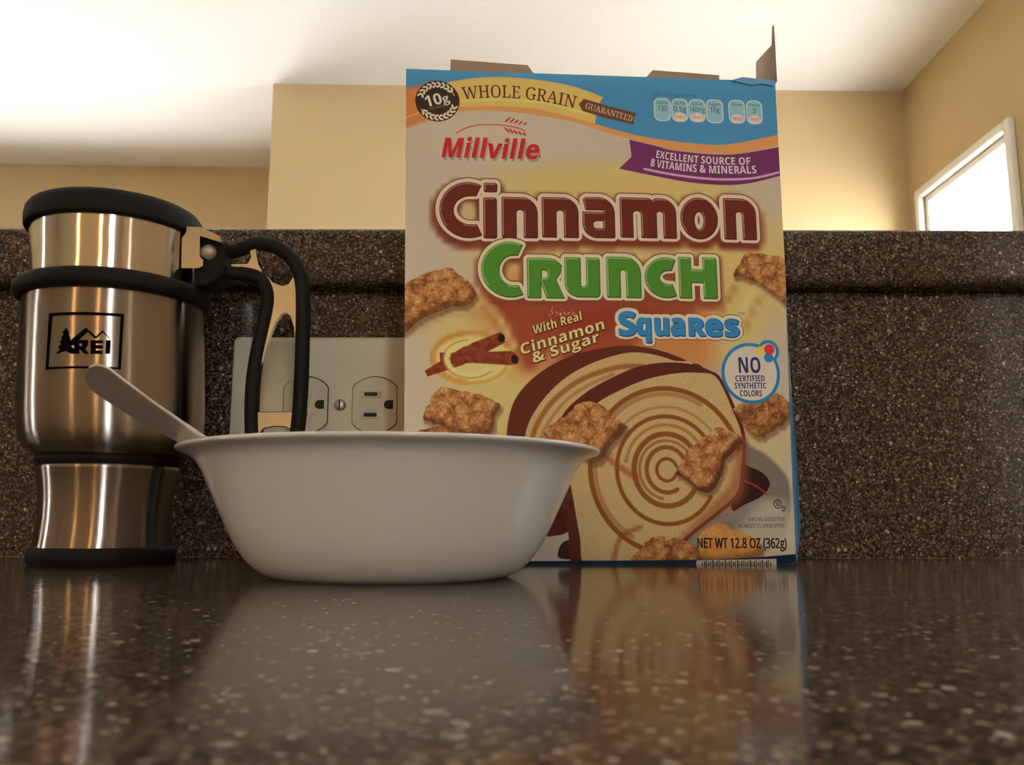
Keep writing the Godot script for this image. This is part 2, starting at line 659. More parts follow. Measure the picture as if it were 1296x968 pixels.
func plate_face(st: SurfaceTool, hw: float, hh: float, holes: Array) -> void:
	# the plate is built in three columns, the middle of each opening splitting it, so that the openings go right through
	var z := 0.0055
	st.set_smooth_group(-1)
	var b := 0.0032
	var top = [[-hw + b, 0.0], [0.0, hw - b]]
	for s in 2:
		var hole: PackedVector2Array = holes[s]
		var cx = -0.02 if s == 0 else 0.02
		for half in [-1.0, 1.0]:
			var edge = PackedVector2Array()
			for p in hole:
				if p.y * half >= -1e-7:
					edge.append(p)
			var list = Array(edge)
			list.sort_custom(func(m, n): return m.x < n.x or (m.x == n.x and absf(m.y) < absf(n.y) == (m.x < cx)))
			var poly = PackedVector2Array([Vector2(top[s][0], 0), Vector2(list[0].x, 0)])
			for q in list:
				if absf(q.y) > 1e-6:
					poly.append(q)
			poly.append(Vector2(list[-1].x, 0))
			poly.append(Vector2(top[s][1], 0))
			poly.append(Vector2(top[s][1], half * (hh - b)))
			poly.append(Vector2(top[s][0], half * (hh - b)))
			var t = Geometry2D.triangulate_polygon(poly)
			for k in t.size() / 3:
				tri(st, Vector3(poly[t[3 * k]].x, poly[t[3 * k]].y, z), Vector3(poly[t[3 * k + 1]].x, poly[t[3 * k + 1]].y, z), Vector3(poly[t[3 * k + 2]].x, poly[t[3 * k + 2]].y, z), Vector3.BACK)
		for k in hole.size():
			var a = hole[k]
			var c = hole[(k + 1) % hole.size()]
			quad(st, [Vector3(a.x, a.y, z), Vector3(c.x, c.y, z), Vector3(c.x, c.y, 0.0), Vector3(a.x, a.y, 0.0)], Vector3(cx - a.x, -a.y, 0))
	# rounded rim from the face down to the wall
	var rows = []
	for k in 7:
		var a = PI / 2 * k / 6.0
		var row = PackedVector3Array()
		var gx = hw - b + b * sin(a)
		var gy = hh - b + b * sin(a)
		var zz = z - b + b * cos(a)
		for q in small_rr(gx, gy, 0.0004 + 0.003 * sin(a)):
			row.append(Vector3(q.x, q.y, zz))
		row.append(row[0])
		rows.append(row)
	var row2 = PackedVector3Array()
	for q in small_rr(hw, hh, 0.0034):
		row2.append(Vector3(q.x, q.y, 0.0))
	row2.append(row2[0])
	rows.append(row2)
	grid(st, rows, false)

# ---------------------------------------------------------------- travel mug
func build_mug() -> void:
	var t = thing("travel_mug", "tall brushed steel travel mug with black lid, black ring and loop handle", "mug", Vector3(-0.1975, 0, -0.433))
	var dr := -0.055
	var off := 0.0055
	var st = mb()
	lathe(st, [[0.0, 0.0, 0.0320, 0.0], [0.0320, 0.0, 0.0330, 0.0012, 0.0331, 0.0066, 0.0325, 0.0082, 0.0300, 0.0086]], 64, 0.0, 0.0012)
	part("foot", st, M.black_rubber, t)
	st = mb()
	lathe(st, [[0.0311, 0.0084, 0.0306, 0.014, 0.0301, 0.022, 0.0302, 0.030, 0.0310, 0.038, 0.0322, 0.0445, 0.0326, 0.0462, 0.0310, 0.0466]], 96, 0.0, 0.0012)
	part("base_cup", st, M.brushed_steel, t, "narrow concave steel base")
	st = mb()
	lathe(st, [[0.0300, 0.0464, 0.0322, 0.0470, 0.0330, 0.0490, 0.0330, 0.0505, 0.0310, 0.0512]], 64, 0.0, 0.0012)
	part("gasket", st, M.black_rubber, t)
	st = mb()
	lathe(st, [[0.0320, 0.0508, 0.0345, 0.0514, 0.0368, 0.0526, 0.0390, 0.0546, 0.0407, 0.0575, 0.0417, 0.0612, 0.0423, 0.0665, 0.0426, 0.074, 0.0426, 0.084, 0.0425, 0.100, 0.0421, 0.115, 0.0417, 0.129]], 96, dr, off)
	var body = part("body", st, M.brushed_steel, t)
	build_logo(body, dr, off)
	st = mb()
	lathe(st, [[0.0405, 0.1258, 0.0432, 0.1262, 0.0452, 0.1275, 0.0462, 0.1300, 0.0455, 0.1330, 0.0434, 0.1352, 0.0385, 0.1368]], 64, dr, off)
	part("ring", st, M.black_rubber, t, "black rubber ring round the mug")
	st = mb()
	lathe(st, [[0.0388, 0.1355, 0.0389, 0.145, 0.0391, 0.155, 0.0394, 0.1640]], 96, dr, off)
	part("collar", st, M.bright_steel, t, "bright steel collar under the lid")
	st = mb()
	lathe(st, [[0.0390, 0.1625, 0.0412, 0.1622, 0.0420, 0.1634, 0.0421, 0.1680, 0.0415, 0.1715, 0.0400, 0.1738, 0.0376, 0.1752, 0.034, 0.1757], [0.034, 0.1757, 0.0335, 0.1735, 0.0, 0.1725]], 64, dr, off)
	part("lid", st, M.black_plastic, t)
	# handle: two rubber covered arms joined in a loop
	var outer = smooth3(flat3([51.7, 155.5, 56.5, 155.5, 61.2, 157.2, 65.9, 159.1, 70.7, 159.5, 76.4, 158.2, 82.1, 155.2, 87.1, 150.2, 90.3, 144.0, 92.0, 135.8, 92.7, 124.0, 93.0, 109.9, 93.2, 95.9, 93.1, 82.0, 92.4, 66.4, 90.4, 56.7, 85.6, 50.8, 80.3, 49.7, 74.4, 52.0, 71.0, 58.5, 69.8, 68.3, 69.3, 78.8, 69.5, 89.9, 70.6, 101.0, 72.4, 112.3, 74.3, 122.8, 75.0, 130.9, 73.3, 137.4, 69.5, 141.5, 63.9, 143.3, 57.9, 143.7, 52.3, 143.9], 0.0), 4)
	st = mb()
	tube(st, outer, 0.0036, 0.0044, 16)
	var h = part("handle", st, M.black_rubber, t, "black rubber loop handle")
	# polished plate between the arms, in three webs
	for w in [[68.4, 157.6, 64.5, 155.5, 65.6, 152.2, 64.0, 148.9, 53.6, 148.5, 53.8, 145.8, 65.0, 145.4, 70.6, 143.6, 76.0, 139.5, 73.0, 143.2, 70.0, 148.5, 68.6, 153.9], [73.9, 142.3, 77.6, 138.7, 82.1, 137.0, 85.2, 137.9, 87.4, 141.6, 90.8, 138.3, 92.1, 113.9, 92.3, 93.9, 90.9, 93.9, 90.2, 105.9, 88.8, 116.3, 87.0, 121.6, 84.6, 123.6, 82.2, 122.8, 79.6, 118.7, 77.2, 111.9, 74.8, 103.4, 72.9, 93.9, 70.5, 93.9, 72.9, 109.8, 75.5, 122.8, 76.4, 130.9], [69.9, 73.7, 92.8, 73.8, 92.2, 61.7, 90.1, 64.0, 86.9, 66.0, 81.5, 66.3, 76.1, 65.2, 73.6, 61.7, 70.5, 61.7]]:
		st = mb()
		var poly = pts(w)
		for k in poly.size():
			poly[k] *= 0.001
		extrude(st, poly, -0.0016, 0.0016, 0.0004)
		part("handle_web", st, M.chrome, h, "polished steel web between the arms")
	st = mb()
	# clip that holds the arms to the collar
	var c = [34.3, 164.4, 43.6, 164.0, 53.5, 159.2, 53.6, 156.3, 48.3, 158.0, 43.4, 159.6, 43.8, 148.9, 45.7, 147.2, 45.7, 144.3, 43.5, 143.1, 35.2, 143.1]
	var clip = pts(c)
	for k in clip.size():
		clip[k] *= 0.001
	extrude(st, clip, 0.006, 0.0125, 0.0008)
	var cl = part("clip", st, M.chrome, t, "polished steel clip for the handle")
	st = mb()
	var s0 = [46.8, 152.4]
	var rows = []
	for q in [[0.0036, -0.004], [0.0036, 0.0095], [0.0028, 0.0112], [0.0, 0.0116]]:
		var row = PackedVector3Array()
		for k in 25:
			var a = TAU * (k % 24) / 24
			row.append(Vector3(s0[0] * 0.001 + q[0] * cos(a), s0[1] * 0.001 + q[0] * sin(a), q[1]))
		rows.append(row)
	grid(st, rows, true)
	part("rivet", st, M.spoon_steel, cl)
	st = mb()
	var blk = pts([39.7, 161.3, 53.9, 158.0, 54.8, 141.5, 46.3, 135.7, 40.0, 135.7, 38.3, 150.5])
	for k in blk.size():
		blk[k] *= 0.001
	extrude(st, blk, -0.006, 0.0078, 0.001)
	part("handle_mount", st, M.black_plastic, t, "black block where the handle meets the ring")

func build_logo(body: Node, dr: float, off: float) -> void:                     # black print on the steel: frame, tree, peaks, letters
	var r := 0.04265
	var st = mb()
	st.set_smooth_group(-1)
	var shapes = [[-3.27, 106.65, -1.55, 103.81, -2.24, 104.04, -0.88, 101.18, -1.34, 101.26, -0.77, 98.19, 0.80, 94.64, -7.77, 94.80, -5.78, 96.79, -6.90, 97.76, -5.25, 99.20, -6.15, 99.98, -4.72, 101.81, -5.63, 101.65, -3.99, 104.04, -5.17, 103.88], [-1.39, 100.44, 5.60, 106.73, 6.85, 105.68, 10.00, 102.88, 12.66, 105.79, 16.02, 102.18, 15.76, 101.97, 12.74, 104.93, 10.02, 101.94, 9.27, 102.10, 6.34, 104.80, 3.10, 101.48, 1.26, 98.93, -0.77, 98.19], [0.84, 100.98, 2.93, 100.99, 3.06, 94.65, 0.62, 94.64], [2.93, 100.99, 6.59, 101.06, 6.69, 99.49, 2.96, 99.42], [4.15, 99.44, 6.69, 99.49, 6.36, 98.18, 4.17, 98.13], [2.99, 98.12, 6.36, 98.18, 5.44, 97.11, 7.23, 94.73, 5.13, 94.68, 3.01, 96.89], [7.70, 100.98, 9.87, 101.07, 9.97, 94.84, 7.82, 94.75], [9.87, 101.07, 12.90, 101.25, 12.92, 99.86, 9.89, 99.69], [9.90, 98.83, 12.93, 99.00, 12.96, 97.43, 9.93, 97.26], [9.95, 96.33, 12.80, 96.48, 12.66, 94.98, 9.97, 94.84], [14.12, 101.34, 16.19, 101.52, 15.96, 95.22, 13.99, 95.07], [-0.58, 98.19, 0.22, 95.95, -0.13, 94.65, 1.35, 94.64, 1.34, 95.20, 0.56, 97.06]]
	var f = [-12.07, 113.61, 21.51, 114.20, 20.55, 88.36, -13.11, 87.67, -10.80, 112.40, 20.16, 112.99, 19.30, 89.27, -11.50, 88.86]
	for k in 4:                                                     # the frame in short pieces, so that it follows the curve
		var a0 = Vector2(f[2 * k], f[2 * k + 1])
		var a1 = Vector2(f[2 * ((k + 1) % 4)], f[2 * ((k + 1) % 4) + 1])
		var b0 = Vector2(f[8 + 2 * k], f[9 + 2 * k])
		var b1 = Vector2(f[8 + 2 * ((k + 1) % 4)], f[9 + 2 * ((k + 1) % 4)])
		for j in 16:
			var u = j / 16.0
			var v = (j + 1) / 16.0
			var q = [a0.lerp(a1, u), a0.lerp(a1, v), b0.lerp(b1, v), b0.lerp(b1, u)]
			shapes.append([q[0].x, q[0].y, q[1].x, q[1].y, q[2].x, q[2].y, q[3].x, q[3].y])
	for s in shapes:
		var p = pts(s)
		var t = Geometry2D.triangulate_polygon(p)
		for k in t.size() / 3:
			var q = []
			for j in 3:
				var v = p[t[3 * k + j]] * 0.001
				var a = v.x / 0.0426
				q.append(Vector3(r * sin(a) + off + dr * v.y, v.y, r * cos(a)))
			tri(st, q[0], q[1], q[2], Vector3.BACK)
	part("logo", st, M.black_ink, body, "black printed logo of a tree, peaks and letters in a frame")

# ---------------------------------------------------------------- cereal box
func build_cereal_box() -> void:
	var t = thing("cereal_box", "open cardboard cereal box with a printed front and torn-open top flaps", "cereal box", Vector3(-0.0534, 0, -0.4308), 0.0625)
	var tl = Vector2(-0.0021, 0.2534)
	var tr = Vector2(0.1941, 0.2532)
	var br = Vector2(0.1958, 0.0)
	var bl = Vector2(0.0018, 0.0)
	var deep := 0.045
	var rows = []
	var left_edge = PackedVector3Array()
	var right_edge = PackedVector3Array()
	for i in 41:
		var v = i / 40.0
		var row = PackedVector3Array()
		for j in 25:
			var u = j / 24.0
			var p = tl.lerp(tr, u).lerp(bl.lerp(br, u), v)
			var z = 0.0012 * sin(PI * u) * sin(PI * v)
			var low = clampf((p.y) / 0.004, 0.0, 1.0)
			z -= 0.0022 * (1.0 - sqrt(1.0 - (1.0 - low) * (1.0 - low)))
			if u > 0.9:                                               # the lower corner is worn round
				z -= 0.003 * pow((u - 0.9) / 0.1, 3.0) * smoothstep(0.35, 0.9, v)
			row.append(Vector3(p.x, p.y, z))
		left_edge.append(row[0])
		right_edge.append(row[24])
		rows.append(row)
	var st = mb()
	grid(st, rows, false)
	part("front_panel", st, M.box_front_print, t, "printed front of the box")
	# side panels, the right one bulging at its foot
	for s in 2:
		var src = left_edge if s == 0 else right_edge
		rows = []
		for i in 41:
			var v = i / 40.0
			var bulge = (0.0012 + 0.0055 * smoothstep(0.45, 0.86, v) * smoothstep(1.0, 0.93, v)) if s == 1 else -0.0005
			var row = PackedVector3Array()
			for j in 15:
				var w = j / 14.0
				var e = src[i]
				var q = Vector3(e.x + bulge * sqrt(sin(PI * clampf(w, 0.0, 1.0))), e.y, lerpf(e.z, -deep, w))
				row.append(q)
			rows.append(row)
		st = mb()
		grid(st, rows, s == 0)
		part("side_panel", st, M.box_side_print, t)
	st = mb()
	quad(st, [Vector3(tl.x, tl.y, -deep), Vector3(tr.x, tr.y, -deep), Vector3(br.x, 0.0, -deep), Vector3(bl.x, 0.0, -deep)], Vector3.FORWARD)
	part("back_panel", st, M.grey_card, t)
	st = mb()
	quad(st, [Vector3(bl.x, 0.0005, -0.003), Vector3(br.x, 0.0005, -0.003), Vector3(br.x, 0.0005, -deep), Vector3(bl.x, 0.0005, -deep)], Vector3.DOWN)
	part("bottom_panel", st, M.grey_card, t)
	# flap standing on the back panel, with two tabs
	st = mb()
	extrude(st, pts([-0.0015, 0.2534, 0.1935, 0.2532, 0.1935, 0.264, 0.1780, 0.264, 0.1780, 0.2800, 0.1385, 0.2818, 0.1335, 0.2760, 0.1245, 0.264, 0.072, 0.264, 0.0705, 0.2745, 0.0650, 0.2822, 0.0203, 0.2842, 0.0203, 0.264, -0.0015, 0.264]), -deep - 0.0005, -deep)
	part("back_flap", st, M.grey_card, t, "grey unprinted flap with two tabs")
	# side flap standing up at the right end, seen almost edge-on
	st = mb()
	var sf = PackedVector2Array([Vector2(0.0, 0.2532), Vector2(0.0, 0.2862), Vector2(0.002, 0.2855), Vector2(0.004, 0.2762), Vector2(0.007, 0.2768), Vector2(0.0285, 0.2800), Vector2(0.0295, 0.276), Vector2(0.0300, 0.2532)])
	st.set_smooth_group(-1)
	var tris = Geometry2D.triangulate_polygon(sf)
	for side in [0.0, 0.0005]:
		for k in tris.size() / 3:
			var q = []
			for j in 3:
				var v = sf[tris[3 * k + j]]
				q.append(Vector3(tr.x + 0.0006 - 0.03 * (v.y - 0.2532) * 0.3 + side, v.y, -v.x))
			tri(st, q[0], q[1], q[2], Vector3(-1.0 if side == 0.0 else 1.0, 0, 0))
	part("side_flap", st, M.grey_card, t, "grey end flap standing up")
	# a dog-eared scrap at the torn corner
	st = mb()
	extrude(st, pts([0.170, 0.2525, 0.176, 0.2545, 0.184, 0.2538, 0.193, 0.2535, 0.1925, 0.2500, 0.186, 0.2512, 0.181, 0.2500]), 0.0, 0.0012)
	part("torn_corner", st, M.box_blue, t, "blue torn edge")

# ---------------------------------------------------------------- bowl and spoon
func build_bowl() -> void:
	var t = thing("bowl", "glossy white cereal bowl with a thin flared rim in front of the box", "bowl", Vector3(-0.0463, 0, -0.3463))
	var st = mb()
	lathe(st, [[0.0, 0.0006, 0.040, 0.0006, 0.0425, 0.0], [0.0425, 0.0, 0.0448, 0.0004, 0.0476, 0.0016, 0.0508, 0.0036, 0.0538, 0.0064, 0.0565, 0.0100, 0.0590, 0.0140, 0.0613, 0.0186, 0.0649, 0.0262, 0.0680, 0.0330, 0.0706, 0.0388, 0.0728, 0.0424, 0.0750, 0.0446, 0.0778, 0.0458, 0.0797, 0.0464, 0.0804, 0.0470, 0.0803, 0.0477, 0.0793, 0.0481, 0.0772, 0.0477, 0.0748, 0.0466, 0.0724, 0.0444, 0.0700, 0.0410, 0.0672, 0.0348, 0.0640, 0.0276, 0.0602, 0.0200, 0.0560, 0.0132, 0.0510, 0.0080, 0.0450, 0.0048, 0.038, 0.0034, 0.0, 0.0030]], 128)
	part("shell", st, M.glazed_white, t)

func build_spoon() -> void:
	var tip = Vector3(-0.1440, 0.0700, -0.2945)
	var rest = Vector3(-0.1125, 0.0502, -0.316)
	var dir = (rest - tip).normalized()
	var t = thing("spoon", "stainless steel spoon leaning over the rim of the white bowl", "spoon", tip)
	var st = mb()
	var length := 0.150
	var across0 = dir.cross(Vector3.UP).normalized()
	var across = (across0 * 0.86 + dir.cross(across0).normalized() * -0.5).normalized()
	var norm = across.cross(dir).normalized()
	if norm.y < 0.0:
		norm = -norm
	var rows = []
	for i in 81:
		var s = pow(i / 80.0, 1.7)
		var x = s * length
		var w: float
		var dip := 0.0
		var thick := 0.0011
		if x < 0.105:
			w = lerpf(0.0070, 0.0026, smoothstep(0.0, 0.075, x))
			thick = lerpf(0.0009, 0.0015, smoothstep(0.0, 0.06, x))
			if x < 0.006:
				w *= sqrt(maxf(0.0, 1.0 - pow(1.0 - x / 0.006, 2.0))) * 0.97 + 0.03
		else:
			var q = (x - 0.105) / 0.045
			w = maxf(0.0006, 0.0026 * (1.0 - q) + 0.0185 * pow(sin(PI * clampf(q, 0.0, 1.0)), 0.6) * (0.75 + 0.25 * q))
			dip = 0.006 * sin(PI * q)
			thick = 0.0008
		var arch = -0.0016 * sin(PI * clampf(x / 0.1, 0.0, 1.0)) + 0.0022 * pow(1.0 - clampf(x / 0.03, 0.0, 1.0), 2.0)
		var c = dir * x - norm * (arch * -1.0)
		var row = PackedVector3Array()
		for k in 33:
			var a = TAU * (k % 32) / 32.0
			var ca = cos(a)
			var sa = sin(a)
			var lift = -dip * (1.0 - ca * ca)
			var crown = 0.0007 * (1.0 - ca * ca) if x < 0.1 else 0.0
			row.append(c + across * w * ca + norm * (thick * signf(sa) * pow(absf(sa), 0.5) + lift + crown))
		rows.append(row)
	grid(st, rows, false)
	part("handle_and_bowl", st, M.spoon_steel, t)

# ---------------------------------------------------------------- the print on the cereal box, drawn on a sheet of its own
# The sheet is 2000 x 2600 units, the whole front panel; it is halved at the end for smooth edges.
var glyph_cache := {}
var fonts := {}

func pc(r: float, g: float, b: float, k := 1.98) -> Color:            # ink as seen in the room -> ink in full light
	var c = Color(r / 255.0, g / 255.0, b / 255.0).srgb_to_linear()
	return Color(minf(c.r * k * 0.90, 0.9), minf(c.g * k * 0.92, 0.9), minf(c.b * k * 0.92, 0.9)).linear_to_srgb()

func pts(flat: Array) -> PackedVector2Array:
	var p = PackedVector2Array()
	for i in flat.size() / 2:
		p.append(Vector2(flat[2 * i], flat[2 * i + 1]))
	return p

func area(p: PackedVector2Array) -> float:
	var s = 0.0
	for i in p.size():
		s += p[i].cross(p[(i + 1) % p.size()])
	return s * 0.5

func turned(p: PackedVector2Array) -> PackedVector2Array:
	var q = p.duplicate()
	q.reverse()
	return q

func sided(polys: Array) -> Array:                                   # outlines positive, holes negative
	var best = 0.0
	for p in polys:
		if absf(area(p)) > absf(best):
			best = area(p)
	if best >= 0.0:
		return polys
	return polys.map(func(p): return turned(p))

func smooth_path(flat: Array, closed := false, steps := 6) -> PackedVector2Array:
	var p = pts(flat)
	var n = p.size()
	var out = PackedVector2Array()
	for i in (n if closed else n - 1):
		var a = p[(i - 1 + n) % n] if closed or i > 0 else p[0]
		var b = p[i]
		var c = p[(i + 1) % n]
		var d = p[(i + 2) % n] if closed or i + 2 < n else p[n - 1]
		for k in steps:
			out.append(b.cubic_interpolate(c, a, d, float(k) / steps))
	if not closed:
		out.append(p[n - 1])
	return out

func ring_pts(cx: float, cy: float, rx: float, ry: float, a0 := 0.0, a1 := 360.0, n := 40) -> PackedVector2Array:
	var p = PackedVector2Array()
	var whole = absf(a1 - a0) >= 359.9
	for i in (n if whole else n + 1):
		var a = deg_to_rad(lerpf(a0, a1, float(i) / n))
		p.append(Vector2(cx + rx * cos(a), cy + ry * sin(a)))
	return p

func rr(x0: float, y0: float, x1: float, y1: float, tl: float, tr: float, br: float, bl: float) -> PackedVector2Array:
	var p = PackedVector2Array()
	var w = minf(x1 - x0, y1 - y0)
	for c in [[x0, y0, tl, 180, 1, 1], [x1, y0, tr, 270, -1, 1], [x1, y1, br, 0, -1, -1], [x0, y1, bl, 90, 1, -1]]:
		var r = maxf(0.5, minf(c[2], w * 0.5))
		for k in 9:
			var a = deg_to_rad(c[3] + 90.0 * k / 8)
			p.append(Vector2(c[0] + c[4] * r + r * cos(a), c[1] + c[5] * r + r * sin(a)))
	return p

func cut(polys: Array, knife: PackedVector2Array) -> Array:
	var out = []
	for p in polys:
		if area(p) < 0.0:
			out.append(p)
			continue
		out.append_array(sided(Geometry2D.clip_polygons(p, knife)))
	return out

func grow(polys: Array, d: float) -> Array:
	var out = []
	for p in polys:
		if area(p) >= 0.0:
			out.append_array(sided(Geometry2D.offset_polygon(p, d, Geometry2D.JOIN_ROUND)))
		else:
			for q in sided(Geometry2D.offset_polygon(turned(p), -d, Geometry2D.JOIN_ROUND)):
				out.append(turned(q))
	return out

func moved(polys: Array, by: Vector2, k := 1.0) -> Array:
	return polys.map(func(p): return Transform2D(0.0, Vector2(k, k), 0.0, by) * p)

func bounds(polys: Array) -> Rect2i:
	var lo = Vector2(1e9, 1e9)
	var hi = -lo
	for p in polys:
		for q in p:
			lo = lo.min(q)
			hi = hi.max(q)
	lo = lo.floor().max(Vector2.ZERO)
	return Rect2i(Vector2i(lo), Vector2i((hi.ceil() - lo).max(Vector2.ONE)))

func ink(im: Image, polys: Array, col: Color) -> void:               # non-zero winding scanline fill
	var h = im.get_height()
	var w = im.get_width()
	var rows := {}
	for p in polys:
		var n = p.size()
		for i in n:
			var a: Vector2 = p[i]
			var b: Vector2 = p[(i + 1) % n]
			var dir := 1
			if a.y > b.y:
				var t = a
				a = b
				b = t
				dir = -1
			var y0 = maxi(0, ceili(a.y - 0.5))
			var y1 = mini(h - 1, ceili(b.y - 0.5) - 1)
			if y1 < y0:
				continue
			var k = (b.x - a.x) / (b.y - a.y)
			for y in range(y0, y1 + 1):
				if not rows.has(y):
					rows[y] = []
				rows[y].append(Vector2(a.x + (y + 0.5 - a.y) * k, dir))
	for y in rows:
		var r: Array = rows[y]
		r.sort()
		var wind := 0
		var from := 0.0
		for v in r:
			if wind == 0:
				from = v.x
			wind += int(v.y)
			if wind == 0:
				var x0 = clampi(roundi(from), 0, w)
				var x1 = clampi(roundi(v.x), 0, w)
				if x1 > x0:
					im.fill_rect(Rect2i(x0, y, x1 - x0, 1), col)

func wash(im: Image, polys: Array, col: Color, blur := 0) -> void:   # translucent or soft ink
	var pad = 4 << blur
	var box = bounds(polys).grow(pad if blur else 1).intersection(Rect2i(0, 0, im.get_width(), im.get_height()))
	if box.size.x < 2 or box.size.y < 2:
		return
	var layer = Image.create(box.size.x, box.size.y, false, Image.FORMAT_RGBA8)
	layer.fill(Color(col, 0.0))
	ink(layer, moved(polys, -Vector2(box.position)), col)
	soften(layer, blur)
	im.blend_rect(layer, Rect2i(Vector2i.ZERO, box.size), box.position)

func soften(im: Image, blur: int) -> void:
	if blur == 0:
		return
	var s = im.get_size()
	for k in blur:
		im.resize(maxi(2, im.get_width() / 2), maxi(2, im.get_height() / 2), Image.INTERPOLATE_BILINEAR)
	im.resize(s.x, s.y, Image.INTERPOLATE_CUBIC)

func paste(im: Image, tex: Image, polys: Array, at := Vector2i.ZERO) -> void:   # a grained picture inside an outline
	var box = bounds(polys).intersection(Rect2i(0, 0, im.get_width(), im.get_height()))
	if box.size.x < 2 or box.size.y < 2:
		return
	var mask = Image.create(box.size.x, box.size.y, false, Image.FORMAT_RGBA8)
	ink(mask, moved(polys, -Vector2(box.position)), Color.WHITE)
	var piece = tex.get_region(Rect2i(at, box.size.min(tex.get_size() - at)))
	if piece.get_size() != box.size:
		piece.resize(box.size.x, box.size.y)
	im.blit_rect_mask(piece, mask, Rect2i(Vector2i.ZERO, box.size), box.position)

func font_rid(face: String) -> RID:
	if not fonts.has(face):
		var f = SystemFont.new()
		f.font_names = PackedStringArray([face.trim_suffix(" Bold")])
		f.font_weight = 700 if face.ends_with("Bold") else 400
		fonts[face] = f
	return fonts[face].get_rids()[0]

func glyph(face: String, ch: String) -> Array:                       # [outlines at 400 units an em, advance]
	var key = face + ch
	if not glyph_cache.has(key):
		var ts = TextServerManager.get_primary_interface()
		var rid = font_rid(face)
		var gi = ts.font_get_glyph_index(rid, 400, ch.unicode_at(0), 0)
		var c: Dictionary = ts.font_get_glyph_contours(rid, 400, gi)
		var polys = []
		if c.has("points"):
			var first := 0
			for last in c.contours:
				var p = PackedVector2Array()
				for i in range(first, last + 1):
					p.append(Vector2(c.points[i].x, c.points[i].y))
				first = last + 1
				if p.size() > 2:
					polys.append(p)
		glyph_cache[key] = [sided(polys), ts.font_get_glyph_advance(rid, 400, gi).x]
	return glyph_cache[key]

func words(s: String, face: String, line: Array, cap: float, shear := 0.0, gap := 0.0) -> Array:   # outlines of a line of writing that fills a straight or bowed baseline
	var total = 0.0
	for ch in s:
		total += glyph(face, ch)[1] + gap
	var a = Vector2(line[0], line[1])
	var c = Vector2(line[-2], line[-1])
	var b = (a + c) * 0.5
	if line.size() == 6:
		b = Vector2(line[2], line[3]) * 2.0 - (a + c) * 0.5
	var k = cap / 286.0
	var out = []
	var x = 0.0
	for ch in s:
		var g = glyph(face, ch)
		for p in g[0]:
			var q = PackedVector2Array()
			for v in p:
				var t = (x + v.x - v.y * shear * k * total / maxf(a.distance_to(c), 1.0)) / total
				var at = a * (1 - t) * (1 - t) + b * 2 * t * (1 - t) + c * t * t
				var along = ((b - a) * (1 - t) + (c - b) * t).normalized()
				q.append(at + Vector2(-along.y, along.x) * v.y * k)
			out.append(q)
		x += g[1] + gap
	return out

func strokes(flat: Array, width: float, closed := false) -> Array:
	return lines(smooth_path(flat, closed), width)

func lines(p: PackedVector2Array, width: float) -> Array:
	return sided(Geometry2D.offset_polyline(p, width * 0.5, Geometry2D.JOIN_ROUND, Geometry2D.END_ROUND))

func glints(polys: Array, width: float) -> Array:                    # thin strips along the edges that face up and left
	var out = []
	for p in polys:
		for i in p.size():
			var a = p[i]
			var b = p[(i + 1) % p.size()]
			var n = (b - a).orthogonal().normalized()
			if n.dot(Vector2(-0.8, -0.6)) > 0.25 and a.distance_to(b) > 0.5:
				var q = PackedVector2Array([a, b, b - n * width, a - n * width])
				out.append(q if area(q) >= 0.0 else turned(q))
	return out

func grain(w: int, h: int, freq: float, dark: Color, mid: Color, light: Color, lumps: float, number: int) -> Image:
	var n = FastNoiseLite.new()
	n.seed = number
	n.noise_type = FastNoiseLite.TYPE_CELLULAR
	n.frequency = freq
	n.fractal_type = FastNoiseLite.FRACTAL_NONE
	n.cellular_return_type = FastNoiseLite.RETURN_DISTANCE2_SUB
	var m = FastNoiseLite.new()
	m.seed = number + 5
	m.noise_type = FastNoiseLite.TYPE_SIMPLEX
	m.frequency = freq * 0.6
	m.fractal_octaves = 3
	var im = Image.create(w / 2, h / 2, false, Image.FORMAT_RGBA8)
	for y in h / 2:
		for x in w / 2:
			var big = n.get_noise_2d(x * 2, y * 2) + 1.0
			var fine = n.get_noise_2d(x * 4.6 + 900, y * 4.6) + 1.0
			var v = clampf((big * 0.75 + fine * 0.55) * lumps - lumps * 0.32 + m.get_noise_2d(x * 2, y * 2) * 0.6 + m.get_noise_2d(x * 9, y * 9) * 0.35, -1.0, 1.0)
			im.set_pixel(x, y, mid.lerp(light, v) if v > 0.0 else mid.lerp(dark, -v))
	im.resize(w, h, Image.INTERPOLATE_BILINEAR)
	return im

func cereal(im: Image, tex: Image, flat: Array, at: Vector2i, shade := 0.5) -> void:
	var outline = [smooth_path(flat, true, 3)]
	outline = sided(outline)
	var jag = PackedVector2Array()
	var r = RandomNumberGenerator.new()
	r.seed = at.x + 7 * at.y + 3
	for q in outline[0]:
		jag.append(q + Vector2(r.randf_range(-7, 7), r.randf_range(-7, 7)))
	outline = [jag]
	var box = bounds(outline).intersection(Rect2i(0, 0, im.get_width(), im.get_height()))
	var local = moved(outline, -Vector2(box.position))
	var piece = tex.get_region(Rect2i(at, box.size.min(tex.get_size() - at)))
	if piece.get_size() != box.size:
		piece.resize(box.size.x, box.size.y)
	var layer = Image.create(box.size.x, box.size.y, false, Image.FORMAT_RGBA8)
	layer.fill(Color(pc(62, 33, 20), shade))
	ink(layer, moved(local, Vector2(-0.05 * box.size.x, -0.09 * box.size.y)), Color(pc(62, 33, 20), 0.0))
	soften(layer, 4)
	piece.blend_rect(layer, Rect2i(Vector2i.ZERO, box.size), Vector2i.ZERO)
	wash(im, moved(grow(outline, 4.0), Vector2(8, 20)), Color(pc(92, 62, 40), 0.6), 4)
	paste(im, piece, outline)

